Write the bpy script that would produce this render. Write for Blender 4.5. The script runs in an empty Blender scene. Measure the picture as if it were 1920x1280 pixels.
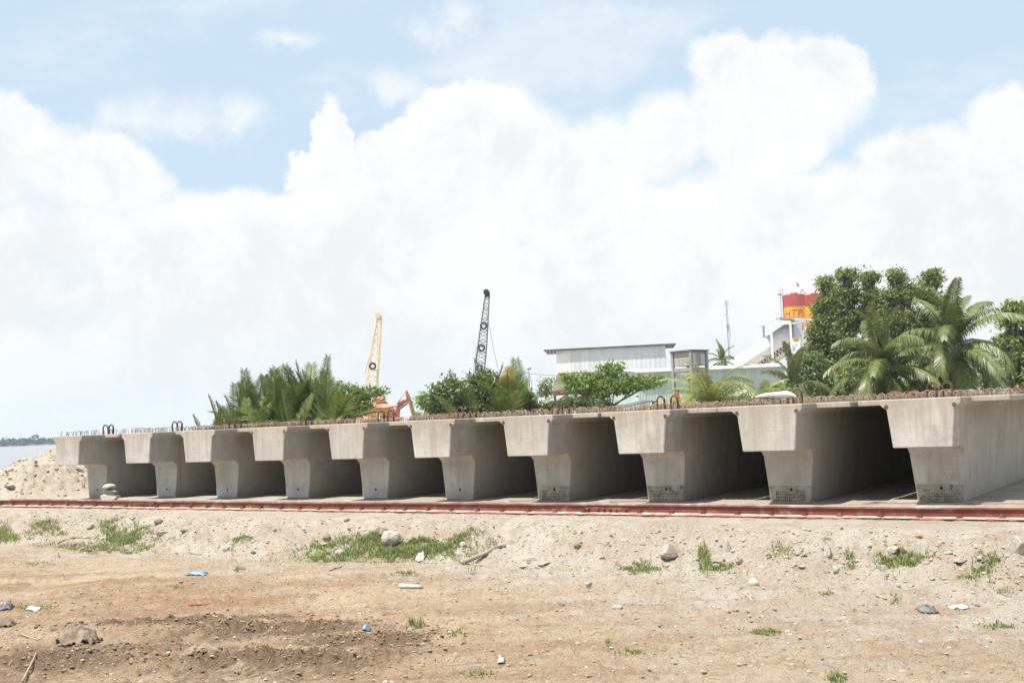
import bpy, bmesh, math, random
import numpy as np
from mathutils import Vector, Matrix

random.seed(7)
RNG = np.random.default_rng(11)
R_ = math.radians
scene = bpy.context.scene
COL = scene.collection

# ------------------------------------------------------------------ camera
F_PX = 2113.67                                   # focal length in pixels of the 1920 px wide photograph
CAM_R = np.array([[0.827, 0.074, 0.557], [0.560, -0.032, -0.828], [-0.043, 0.997, -0.067]])
_u, _s, _v = np.linalg.svd(CAM_R); CAM_R = _u @ _v
CAM_C = np.array([0.0, 0.0, 1.70])
cam_d = bpy.data.cameras.new('camera'); cam = bpy.data.objects.new('camera', cam_d); COL.objects.link(cam)
cam_d.sensor_width = 36.0; cam_d.sensor_fit = 'HORIZONTAL'; cam_d.lens = F_PX / 1920 * 36
cam_d.clip_start = 0.1; cam_d.clip_end = 6000
M4 = np.eye(4); M4[:3, :3] = CAM_R; M4[:3, 3] = CAM_C
cam.matrix_world = Matrix(M4.tolist()); scene.camera = cam

# ------------------------------------------------------------------ exposure
vs = scene.view_settings
vs.view_transform = 'Standard'; vs.look = 'None'; vs.gamma = 1.0; vs.use_curve_mapping = False
vs.exposure = 0.58
scene.cycles.max_bounces = 8; scene.cycles.diffuse_bounces = 2; scene.cycles.transparent_max_bounces = 8
scene.cycles.volume_bounces = 1
scene.cycles.use_denoising = True; scene.cycles.denoising_input_passes = 'RGB_ALBEDO_NORMAL'; scene.cycles.denoising_prefilter = 'NONE'

# ------------------------------------------------------------------ sun
sdir = np.array([-0.18, -0.42, 1.0]); sdir /= np.linalg.norm(sdir)          # towards the sun: near noon, a little to the river side
SUN_EL = math.degrees(math.asin(sdir[2]))
sun_d = bpy.data.lights.new('sun', 'SUN'); sun_d.energy = 5.0; sun_d.angle = R_(0.53); sun_d.color = (1.0, 0.955, 0.88)
sun = bpy.data.objects.new('sun', sun_d); COL.objects.link(sun); sun.location = (-20, -10, 60)
sun.rotation_euler = Vector(sdir).to_track_quat('Z', 'Y').to_euler()

# ------------------------------------------------------------------ small node language
class S:
    """wraps a float socket so that shader maths can be written as expressions"""
    def __init__(s, t, k): s.t, s.k = t, k
    def _m(s, op, *a, clamp=False):
        n = s.t.nodes.new('ShaderNodeMath'); n.operation = op; n.use_clamp = clamp
        for i, v in enumerate((s,) + a):
            if isinstance(v, S): s.t.links.new(v.k, n.inputs[i])
            else: n.inputs[i].default_value = v
        return S(s.t, n.outputs[0])
    def __add__(s, o): return s._m('ADD', o)
    __radd__ = __add__
    def __mul__(s, o): return s._m('MULTIPLY', o)
    __rmul__ = __mul__
    def __sub__(s, o): return s._m('SUBTRACT', o)
    def __rsub__(s, o): return (s * -1.0) + o
    def __truediv__(s, o): return s._m('DIVIDE', o)
    def max(s, o): return s._m('MAXIMUM', o)
    def min(s, o): return s._m('MINIMUM', o)
    def pow(s, o): return s._m('POWER', o)
    def sin(s): return s._m('SINE')
    def clamp(s): return s._m('ADD', 0.0, clamp=True)
    def smooth(s, a, b, lo=0.0, hi=1.0):
        n = s.t.nodes.new('ShaderNodeMapRange'); n.interpolation_type = 'SMOOTHSTEP'
        s.t.links.new(s.k, n.inputs[0])
        for i, v in enumerate((a, b, lo, hi)): n.inputs[i + 1].default_value = v
        return S(s.t, n.outputs[0])

def noise(t, vec, scale, detail=4, rough=0.55, dist=0.0, scl=None, w=None):
    """noise texture; scl stretches the coordinates first"""
    if scl is not None:
        mp = t.nodes.new('ShaderNodeMapping'); mp.inputs['Scale'].default_value = scl
        t.links.new(vec, mp.inputs[0]); vec = mp.outputs[0]
    n = t.nodes.new('ShaderNodeTexNoise')
    if w is not None:
        n.noise_dimensions = '4D'
        if isinstance(w, S): t.links.new(w.k, n.inputs['W'])
        else: n.inputs['W'].default_value = w
    n.inputs['Scale'].default_value = scale; n.inputs['Detail'].default_value = detail
    n.inputs['Roughness'].default_value = rough; n.inputs['Distortion'].default_value = dist
    t.links.new(vec, n.inputs['Vector'])
    return S(t, n.outputs[0])

def mixc(t, fac, a, b):
    n = t.nodes.new('ShaderNodeMix'); n.data_type = 'RGBA'
    if isinstance(fac, S): t.links.new(fac.k, n.inputs[0])
    else: n.inputs[0].default_value = fac
    for i, v in ((6, a), (7, b)):
        if isinstance(v, tuple): n.inputs[i].default_value = (*v, 1)
        else: t.links.new(v, n.inputs[i])
    return n.outputs[2]

# ------------------------------------------------------------------ world: sky with a bank of cumulus
world = bpy.data.worlds.new('World'); scene.world = world; world.use_nodes = True
wt = world.node_tree; wt.nodes.clear()
w_out = wt.nodes.new('ShaderNodeOutputWorld'); w_bg = wt.nodes.new('ShaderNodeBackground')
w_bg.inputs['Strength'].default_value = 0.10
wt.links.new(w_bg.outputs[0], w_out.inputs[0])
sky = wt.nodes.new('ShaderNodeTexSky'); sky.sky_type = 'NISHITA'; sky.sun_disc = False
sky.sun_elevation = R_(SUN_EL); sky.sun_rotation = math.atan2(sdir[0], sdir[1]) % (2 * math.pi)
sky.air_density = 1.0; sky.dust_density = 1.6; sky.ozone_density = 1.2
tc = wt.nodes.new('ShaderNodeTexCoord')
sx = wt.nodes.new('ShaderNodeSeparateXYZ'); wt.links.new(tc.outputs['Generated'], sx.inputs[0])
dx, dy, dz = (S(wt, sx.outputs[i]) for i in range(3))
FX, FY = -0.558, 0.830                              # horizontal heading the cloud bank is described from
fwd = dx * FX + dy * FY; rgt = dx * FY - dy * FX
az = rgt._m('ARCTAN2', fwd) * (180 / math.pi)
el = dz._m('ARCSINE') * (180 / math.pi)
dirv = tc.outputs['Generated']
wn1 = noise(wt, dirv, 9.0, 7, 0.62); wn2 = noise(wt, dirv, 9.0, 7, 0.62, w=3.7)
wb1 = noise(wt, dirv, 30.0, 9, 0.72, w=1.3); wb2 = noise(wt, dirv, 30.0, 9, 0.72, w=4.9)
lump = noise(wt, dirv, 13.0, 9, 0.66, 0.3, w=9.1)
az_w = az + (wn1 - 0.5) * 3.8 + (wb2 - 0.5) * 2.0; el_w = el + (wn2 - 0.5) * 2.8 + (wb1 - 0.5) * 2.0
def blob(a0, e0, ra, re):
    u = (az_w - a0) / ra; v = (el_w - e0) / re
    return 1.0 - (u * u + v * v).pow(0.5)
# (azimuth, elevation, half width, half height) of the cumulus heads in degrees
heads = [(-0.8, 13.4, 5.0, 3.6), (-5.0, 12.6, 4.0, 2.4), (-9.1, 13.9, 1.0, 2.2), (-9.0, 12.4, 2.2, 1.6), (13.4, 14.6, 5.0, 3.5), (11.0, 17.0, 1.9, 1.6), (16.0, 15.5, 2.4, 2.2),
         (8.2, 13.6, 2.4, 2.6), (-25.5, 12.9, 4.6, 3.0), (-20.5, 12.4, 3.6, 2.2), (4.5, 12.6, 4.0, 2.6), (20.2, 11.6, 3.4, 1.6), (24.6, 12.2, 3.0, 2.2),
         (31, 12.5, 5, 3.5), (-34, 12, 6, 3.5), (44, 11, 7, 4), (-48, 12, 8, 4), (75, 12, 9, 5), (-80, 12, 9, 5), (120, 12, 10, 5), (-125, 13, 10, 5), (165, 12, 9, 5)]
wisps = [(-15.8, 15.1, 4.6, 1.5), (-18.0, 14.9, 3.0, 1.3), (-13.4, 15.4, 2.6, 1.2), (-24, 21.2, 3.4, 1.3), (-16.2, 21.6, 2.2, 0.9), (-1.9, 20.0, 2.8, 1.9), (-10.5, 18.8, 1.9, 0.8), (-5.6, 16.6, 2.6, 1.1), (4.7, 16.9, 0.9, 0.5), (-8, 21.5, 1.6, 0.8)]
fld = None
for h in heads:
    b = blob(*h); fld = b if fld is None else fld.max(b)
deck_h = noise(wt, dirv, 2.6, 3, 0.5, w=5.2) * 5.0 + 9.3           # the bank goes on all round the horizon
deck = (deck_h - el_w) * 0.22
fld = fld.max(deck)
soft = noise(wt, dirv, 5.0, 4, 0.5, w=8.3).smooth(0.35, 0.7)
cumulus = ((fld + 0.06) / (soft * 0.55 + 0.10)).smooth(0.0, 1.0)
wf = None
for h in wisps:
    b = blob(*h); wf = b if wf is None else wf.max(b)
wisp = (wf * 0.8 + (wn1 - 0.5) * 2.6 + (wb1 - 0.5) * 1.5).smooth(-0.1, 1.0) * wf.smooth(-0.5, 0.4) * 0.92
thin = noise(wt, dirv, 4.2, 7, 0.62, 0.4, scl=(1, 1, 2.6), w=2.2).smooth(0.48, 0.74) * el.smooth(3.0, 12.0) * 0.7
thin = thin.max(wisp)
shade = lump.smooth(0.40, 0.60) * 0.62 + fld.smooth(0.0, 0.75) * 0.3
shade = (shade * el.smooth(1.0, 15.0, 1.0, 0.9)).clamp()
cl_lit = (6.95, 6.95, 6.9); cl_dim = (5.75, 5.88, 6.0)
ccol = mixc(wt, shade, cl_lit, cl_dim)
gap = noise(wt, dirv, 7.0, 5, 0.6, 0.3, scl=(1, 1, 1.7), w=6.6).smooth(0.56, 0.74) * 0.42           # thinner places in the bank
skyc = mixc(wt, 0.80, sky.outputs[0], (4.6, 5.7, 6.7))               # humid air pales the blue
base = mixc(wt, thin, skyc, (6.2, 6.4, 6.55))
full = mixc(wt, (cumulus * (1.0 - gap)).clamp(), base, ccol)
hz = el.smooth(-1.0, 7.0, 0.55, 0.0)
full = mixc(wt, hz, full, (5.25, 5.6, 5.95))
wt.links.new(full, w_bg.inputs['Color'])

# ------------------------------------------------------------------ geometry helpers
def ray(px, py):
    v = CAM_R @ np.array([px - 960.0, 640.0 - py, -F_PX]); return v / F_PX     # length 1 along the optical axis
def at_depth(px, py, d): return CAM_C + ray(px, py) * d
def on_z(px, py, z=0.0):
    r = ray(px, py); return CAM_C + r * ((z - CAM_C[2]) / r[2])
def on_y(px, py, y):
    r = ray(px, py); return CAM_C + r * (y / r[1])
YAW = math.atan2(0.5579, 0.8299)
CR = np.array([0.8299, 0.5579, 0.0]); CF = np.array([-0.5579, 0.8299, 0.0])   # horizontal right / forward of the view

def mesh(name, verts, faces, smooth=False):
    m = bpy.data.meshes.new(name); m.from_pydata([tuple(map(float, v)) for v in verts], [], [tuple(map(int, f_)) for f_ in faces]); m.validate()
    if smooth: m.polygons.foreach_set('use_smooth', [True] * len(m.polygons))
    return m
def put(name, m, mat=None, parent=None, loc=None, rot=None, scale=None):
    o = bpy.data.objects.new(name, m); COL.objects.link(o)
    if mat is not None and m is not None and not m.materials: m.materials.append(mat)
    if parent: o.parent = parent
    if loc is not None: o.location = loc
    if rot is not None: o.rotation_euler = rot
    if scale is not None: o.scale = scale
    return o
def tag(o, label, cat, group=None):
    o['label'] = label; o['category'] = cat
    if group: o['group'] = group
    return o
def thing(name, label, cat, loc=(0, 0, 0), rz=0.0, group=None):
    o = put(name, None, loc=tuple(loc), rot=(0, 0, rz)); o.empty_display_size = 0.2
    return tag(o, label, cat, group)
def struct(o): o['kind'] = 'structure'; return o
def stuff(o): o['kind'] = 'stuff'; return o

class MB:
    """collects simple shapes into one mesh"""
    def __init__(s): s.v, s.f = [], []
    def add(s, v, f):
        k = len(s.v); s.v += [tuple(p) for p in v]; s.f += [tuple(i + k for i in q) for q in f]; return s
    def box(s, c, d, rz=0.0):
        x, y, z = (q / 2 for q in d); co, si = math.cos(rz), math.sin(rz)
        v = [(c[0] + a * x * co - b * y * si, c[1] + a * x * si + b * y * co, c[2] + e * z) for e in (-1, 1) for a, b in ((-1, -1), (1, -1), (1, 1), (-1, 1))]
        return s.add(v, [(3, 2, 1, 0), (4, 5, 6, 7), (0, 1, 5, 4), (1, 2, 6, 5), (2, 3, 7, 6), (3, 0, 4, 7)])
    def tube(s, pts, r, n=6, cap=True):
        pts = [Vector(p) for p in pts]; rs = r if isinstance(r, (list, tuple)) else [r] * len(pts)
        v, f_ = [], []; ref = None
        for i, p in enumerate(pts):
            d = (pts[min(i + 1, len(pts) - 1)] - pts[max(i - 1, 0)]).normalized()
            if ref is None: ref = Vector((0, 0, 1)) if abs(d.z) < 0.9 else Vector((1, 0, 0))
            a = d.cross(ref).normalized(); b = a.cross(d).normalized(); ref = b
            for k in range(n):
                t = 2 * math.pi * k / n; v.append(p + (a * math.cos(t) + b * math.sin(t)) * rs[i])
        for i in range(len(pts) - 1):
            for k in range(n):
                q = i * n; k2 = (k + 1) % n; f_.append((q + k, q + k2, q + n + k2, q + n + k))
        if cap: f_ += [tuple(range(n))[::-1], tuple(range((len(pts) - 1) * n, len(pts) * n))]
        return s.add(v, f_)
    def bar(s, a, b, w, n=4): return s.tube([a, b], w, n)
    def prism(s, poly, y0, y1):
        """poly in (x, z), extruded along y"""
        n = len(poly); v = [(x, y0, z) for x, z in poly] + [(x, y1, z) for x, z in poly]
        return s.add(v, [tuple(range(n)), tuple(range(n, 2 * n))[::-1]] + [(i, i + n, (i + 1) % n + n, (i + 1) % n) for i in range(n)])
    def build(s, name, mat, parent=None, smooth=False, **k):
        m = mesh(name, s.v, s.f, smooth)
        bm = bmesh.new(); bm.from_mesh(m); bmesh.ops.recalc_face_normals(bm, faces=bm.faces); bm.to_mesh(m); bm.free()
        if smooth: m.polygons.foreach_set('use_smooth', [True] * len(m.polygons))
        return put(name, m, mat, parent, **k)

def perlin(x, y, seed=0):
    rng = np.random.default_rng(seed); p = rng.permutation(512); p = np.concatenate([p, p, p]); ang = rng.uniform(0, 2 * np.pi, 512)
    xi = np.floor(x).astype(int); yi = np.floor(y).astype(int); xf = x - xi; yf = y - yi
    u = xf ** 3 * (xf * (6 * xf - 15) + 10); v = yf ** 3 * (yf * (6 * yf - 15) + 10)
    def g(a, b):
        h = ang[p[p[(xi + a) & 511] + ((yi + b) & 511)] & 511]; return np.cos(h) * (xf - a) + np.sin(h) * (yf - b)
    return (g(0, 0) * (1 - u) + g(1, 0) * u) * (1 - v) + (g(0, 1) * (1 - u) + g(1, 1) * u) * v
def fbm(x, y, sc, oct_=4, seed=0, gain=0.5):
    t = 0; a = 1
    for i in range(oct_): t = t + a * perlin(x * sc * 2 ** i + 17.3 * i, y * sc * 2 ** i - 9.1 * i, seed + i); a *= gain
    return t
def sstep(x, a, b):
    t = np.clip((x - a) / (b - a), 0, 1); return t * t * (3 - 2 * t)

# ------------------------------------------------------------------ materials
def new_mat(name):
    m = bpy.data.materials.new(name); m.use_nodes = True; t = m.node_tree
    return m, t, t.nodes['Principled BSDF']
def coords(t, kind='Object'): return t.nodes.new('ShaderNodeTexCoord').outputs[kind]
def sep(t, vec, i):
    n = t.nodes.new('ShaderNodeSeparateXYZ'); t.links.new(vec, n.inputs[0]); return S(t, n.outputs[i])
def bump(t, bs, h, strength=0.3, dist=0.02):
    n = t.nodes.new('ShaderNodeBump'); n.inputs['Strength'].default_value = strength; n.inputs['Distance'].default_value = dist
    t.links.new(h.k, n.inputs['Height']); t.links.new(n.outputs[0], bs.inputs['Normal'])
def noisy(name, c1, c2, scale=6.0, rough=0.8, bmp=0.2, detail=5, scl=None, metal=0.0, lo=0.38, hi=0.62, c3=None, s3=2.0, bdist=0.01):
    m, t, bs = new_mat(name); v = coords(t)
    oi = t.nodes.new('ShaderNodeObjectInfo'); w = S(t, oi.outputs['Random']) * 20.0
    n = noise(t, v, scale, detail, 0.6, scl=scl, w=w)
    col = mixc(t, n.smooth(lo, hi), c1, c2)
    if c3: col = mixc(t, noise(t, v, s3, 4, 0.65, w=w + 3.0).smooth(0.5, 0.68), col, c3)
    t.links.new(col, bs.inputs['Base Color']); bs.inputs['Roughness'].default_value = rough; bs.inputs['Metallic'].default_value = metal
    if bmp: bump(t, bs, noise(t, v, scale * 4, 4, 0.6), bmp, bdist)
    return m

def concrete_mat(name, c1, c2, stain, stain_and_shade=True):
    m, t, bs = new_mat(name); v = coords(t)
    oi = t.nodes.new('ShaderNodeObjectInfo'); rn = S(t, oi.outputs['Random']); w = rn * 40.0
    big = noise(t, v, 1.1, 6, 0.62, 0.4, w=w); fine = noise(t, v, 13, 6, 0.7, w=w); streak = noise(t, v, 1.0, 6, 0.65, scl=(6, 6, 0.5), w=w); mott = noise(t, v, 4.0, 7, 0.7, 0.5, w=w + 1.0)
    col = mixc(t, big.smooth(0.38, 0.62), c1, c2)
    col = mixc(t, streak.smooth(0.47, 0.66) * 0.55, col, tuple(q * 0.66 for q in c2))
    col = mixc(t, mott.smooth(0.50, 0.66) * 0.5, col, tuple(q * k for q, k in zip(c2, (0.74, 0.71, 0.66))))
    col = mixc(t, fine.smooth(0.52, 0.70) * 0.4, col, tuple(q * 0.68 for q in c1))
    pale = noise(t, v, 2.6, 7, 0.72, 0.8, w=w + 7.0).smooth(0.56, 0.68) * 0.5
    col = mixc(t, pale, col, (0.60, 0.575, 0.53))
    blot = noise(t, v, 0.9, 6, 0.7, 0.8, w=w + 11.0).smooth(0.55, 0.68) * 0.55
    col = mixc(t, blot, col, (0.26, 0.235, 0.20))
    if stain_and_shade:                                   # rust and dirt washed down from the deck steel, splashes at the foot
        z = sep(t, v, 2)
        dr = noise(t, v, 1.0, 6, 0.7, scl=(5, 5, 0.4), w=w + 2.0)
        k = (z + (dr - 0.5) * 2.2).smooth(1.15, 1.8)
        col = mixc(t, k * 0.55, col, stain)
        k2 = (z + (mott - 0.5) * 0.5).smooth(0.22, 0.0)
        col = mixc(t, k2 * 0.45, col, (0.30, 0.25, 0.19))
        for zl in (1.28, 0.62):                     # form lift lines
            ln = (z - zl + (big - 0.5) * 0.03)._m('ABSOLUTE').smooth(0.010, 0.0) * fine.smooth(0.42, 0.6)
            col = mixc(t, ln * 0.45, col, (0.22, 0.19, 0.16))
    if stain_and_shade:                                   # shade painted into the side faces: darker and browner than the end faces
        side_shade = sep(t, coords(t, 'Normal'), 0)._m('ABSOLUTE').smooth(0.6, 0.9)
        col = mixc(t, side_shade * 0.4, col, (0.26, 0.23, 0.195))
    vo = t.nodes.new('ShaderNodeTexVoronoi'); vo.inputs['Scale'].default_value = 16; t.links.new(v, vo.inputs['Vector'])
    holes = S(t, vo.outputs['Distance']).smooth(0.16, 0.08) * noise(t, v, 2.2, 3, 0.6, w=w).smooth(0.48, 0.6)
    col = mixc(t, holes * 0.7, col, (0.13, 0.115, 0.10))
    col = mixc(t, rn * 0.38, col, tuple(q * k for q, k in zip(c2, (0.80, 0.76, 0.70))))
    t.links.new(col, bs.inputs['Base Color']); bs.inputs['Roughness'].default_value = 0.88
    bump(t, bs, fine * 0.7 + mott * 0.8 + big * 0.8 - holes * 0.8, 0.4, 0.015)
    return m

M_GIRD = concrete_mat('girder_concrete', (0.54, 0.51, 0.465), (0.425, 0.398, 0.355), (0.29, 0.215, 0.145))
M_PANEL = noisy('end_panel_pale', (0.47, 0.46, 0.44), (0.39, 0.375, 0.35), 5, 0.9, 0.2)
M_PANELD = noisy('end_panel_stained', (0.40, 0.355, 0.285), (0.27, 0.23, 0.18), 5, 0.9, 0.4, c3=(0.10, 0.085, 0.07), s3=7)
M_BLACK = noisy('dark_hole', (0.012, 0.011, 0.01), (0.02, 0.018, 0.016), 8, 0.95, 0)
M_RUST = noisy('rusty_rebar', (0.27, 0.13, 0.085), (0.19, 0.095, 0.065), 6, 0.85, 0, c3=(0.34, 0.27, 0.22), s3=1.4)
M_GREYBAR = noisy('weathered_rebar', (0.38, 0.33, 0.28), (0.27, 0.19, 0.14), 4, 0.85, 0, c3=(0.30, 0.28, 0.25), s3=1.0)
M_STRAND = noisy('rusty_strand', (0.085, 0.045, 0.035), (0.13, 0.075, 0.06), 9, 0.8, 0)
M_RAIL = noisy('red_oxide_paint', (0.205, 0.048, 0.033), (0.15, 0.038, 0.028), 2.2, 0.7, 0.2, c3=(0.27, 0.15, 0.105), s3=6)
M_RAILTOP = noisy('worn_rail_head', (0.28, 0.16, 0.12), (0.21, 0.085, 0.06), 5, 0.5, 0.1, c3=(0.40, 0.34, 0.29), s3=2)
M_RAILBASE = noisy('dusty_rail_base', (0.40, 0.31, 0.24), (0.34, 0.21, 0.155), 4, 0.8, 0.2, c3=(0.52, 0.43, 0.34), s3=4)
M_BED = noisy('casting_bed_concrete', (0.36, 0.335, 0.30), (0.28, 0.255, 0.22), 1.3, 0.9, 0.3, c3=(0.30, 0.27, 0.23), s3=0.8)
M_STONE = noisy('pale_stone', (0.42, 0.365, 0.295), (0.34, 0.28, 0.21), 5, 0.9, 0.6, c3=(0.30, 0.25, 0.19), s3=3, bdist=0.02)
M_STONEW = noisy('white_stone', (0.52, 0.48, 0.42), (0.42, 0.37, 0.31), 6, 0.9, 0.6, c3=(0.33, 0.26, 0.18), s3=3, bdist=0.02)
M_STONEG = noisy('brown_stone', (0.30, 0.25, 0.19), (0.22, 0.175, 0.13), 6, 0.9, 0.5, bdist=0.02)
M_WOOD = noisy('weathered_wood', (0.36, 0.30, 0.235), (0.27, 0.22, 0.17), 12, 0.85, 0.3, scl=(1, 6, 6))
M_STEELG = noisy('grey_steel', (0.16, 0.16, 0.165), (0.10, 0.10, 0.105), 3, 0.6, 0)
M_TYRE = noisy('tyre_rubber', (0.03, 0.03, 0.032), (0.05, 0.05, 0.05), 8, 0.8, 0.2)
M_YEL = noisy('faded_yellow_paint', (0.78, 0.60, 0.33), (0.72, 0.58, 0.38), 0.9, 0.6, 0, c3=(0.55, 0.36, 0.20), s3=0.7)
M_ORANGE = noisy('orange_paint', (0.52, 0.15, 0.06), (0.42, 0.115, 0.05), 1.5, 0.5, 0, c3=(0.22, 0.09, 0.05), s3=1.5)
M_WHITE = noisy('white_painted_steel', (0.74, 0.74, 0.73), (0.66, 0.66, 0.65), 0.8, 0.5, 0)
M_BINBLUE = noisy('pale_blue_sheet', (0.64, 0.665, 0.68), (0.56, 0.585, 0.61), 0.5, 0.5, 0, scl=(3, 3, 0.4))
M_CREAM = noisy('cream_sheet', (0.66, 0.60, 0.47), (0.58, 0.52, 0.39), 0.8, 0.6, 0)
M_REDSTEEL = noisy('dark_red_steel', (0.26, 0.03, 0.025), (0.19, 0.025, 0.022), 0.8, 0.5, 0)
M_GREEN = noisy('green_corrugated_sheet', (0.40, 0.485, 0.46), (0.33, 0.42, 0.405), 0.5, 0.5, 0, scl=(5, 5, 0.3), c3=(0.45, 0.50, 0.48), s3=0.4)
M_ROOFW = noisy('white_roof_sheet', (0.74, 0.73, 0.70), (0.64, 0.63, 0.60), 0.7, 0.5, 0)
M_GREYCON = concrete_mat('old_grey_concrete', (0.36, 0.35, 0.33), (0.27, 0.26, 0.25), (0.15, 0.14, 0.13), False)
M_DARKROOF = noisy('dark_roof_sheet', (0.12, 0.125, 0.12), (0.08, 0.085, 0.08), 1.0, 0.8, 0)
M_SILORED = noisy('silo_red', (0.40, 0.07, 0.055), (0.34, 0.055, 0.045), 0.7, 0.45, 0)
M_SILOYEL = noisy('silo_yellow', (0.78, 0.40, 0.03), (0.70, 0.34, 0.025), 0.7, 0.45, 0)
M_CABIN = noisy('blue_grey_sheet', (0.42, 0.48, 0.54), (0.36, 0.41, 0.46), 0.7, 0.5, 0)
M_TILE = noisy('salmon_roof_tile', (0.60, 0.27, 0.19), (0.52, 0.22, 0.155), 3, 0.8, 0)
M_OCHRE = noisy('ochre_plaster', (0.62, 0.34, 0.13), (0.54, 0.28, 0.11), 2, 0.8, 0)
M_TARP = noisy('white_tarpaulin', (0.72, 0.71, 0.69), (0.58, 0.57, 0.56), 3, 0.6, 0.3, bdist=0.03)
M_FLAG = noisy('red_cloth', (0.62, 0.05, 0.03), (0.5, 0.04, 0.03), 3, 0.8, 0)
M_BARK = noisy('tree_bark', (0.20, 0.16, 0.12), (0.13, 0.10, 0.075), 5, 0.9, 0.4, bdist=0.02)
M_PALMBARK = noisy('palm_trunk_bark', (0.24, 0.20, 0.155), (0.15, 0.12, 0.095), 5, 0.9, 0.4, scl=(1, 1, 5), bdist=0.03)
M_COCO = noisy('coconut_husk', (0.36, 0.15, 0.06), (0.26, 0.16, 0.05), 4, 0.6, 0)

def leaf_mat(name, dark, light, dry=None, trans=0.35, rough=0.55):
    """foliage: every leaf carries its own tint"""
    m, t, bs = new_mat(name)
    at = t.nodes.new('ShaderNodeAttribute'); at.attribute_name = 'tint'; k = S(t, at.outputs['Fac'])
    col = mixc(t, k.smooth(0.0, 0.9), dark, light)
    if dry: col = mixc(t, k.smooth(0.93, 0.99), col, dry)
    oi = t.nodes.new('ShaderNodeObjectInfo'); rn = S(t, oi.outputs['Random'])
    col = mixc(t, rn * 0.3, col, light)
    t.links.new(col, bs.inputs['Base Color']); bs.inputs['Roughness'].default_value = rough
    tr = t.nodes.new('ShaderNodeBsdfTranslucent'); t.links.new(col, tr.inputs['Color'])
    mx = t.nodes.new('ShaderNodeMixShader'); mx.inputs[0].default_value = trans
    t.links.new(bs.outputs[0], mx.inputs[1]); t.links.new(tr.outputs[0], mx.inputs[2])
    t.links.new(mx.outputs[0], t.nodes['Material Output'].inputs['Surface'])
    return m
L_MANG = leaf_mat('mangrove_leaves', (0.11, 0.145, 0.04), (0.29, 0.33, 0.105), (0.38, 0.32, 0.12))
L_BUSH = leaf_mat('bush_leaves', (0.075, 0.12, 0.035), (0.23, 0.30, 0.10), (0.34, 0.29, 0.15))
L_LIGHT = leaf_mat('light_green_leaves', (0.10, 0.17, 0.035), (0.25, 0.34, 0.08), (0.34, 0.30, 0.10))
L_PALE = leaf_mat('pale_dusty_leaves', (0.20, 0.26, 0.15), (0.36, 0.41, 0.27))
L_CREEP = leaf_mat('creeper_leaves', (0.085, 0.125, 0.035), (0.19, 0.23, 0.07), (0.32, 0.25, 0.12))
L_COCO = leaf_mat('coconut_fronds', (0.045, 0.07, 0.018), (0.20, 0.225, 0.065), (0.38, 0.31, 0.12), 0.22, 0.42)
L_COCOY = leaf_mat('young_palm_fronds', (0.15, 0.20, 0.045), (0.34, 0.36, 0.11), (0.42, 0.34, 0.15), 0.3, 0.4)
L_NIPA = leaf_mat('nipa_fronds', (0.04, 0.07, 0.02), (0.19, 0.24, 0.045), (0.34, 0.30, 0.09), 0.25, 0.42)
L_DRY = leaf_mat('drying_frond', (0.42, 0.20, 0.035), (0.55, 0.31, 0.06))
L_GRASS = leaf_mat('grass_blades', (0.12, 0.17, 0.04), (0.27, 0.33, 0.11), (0.46, 0.38, 0.20), 0.3, 0.6)
L_FAR = leaf_mat('far_woods_foliage', (0.022, 0.042, 0.028), (0.045, 0.07, 0.04), None, 0.1)

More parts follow.
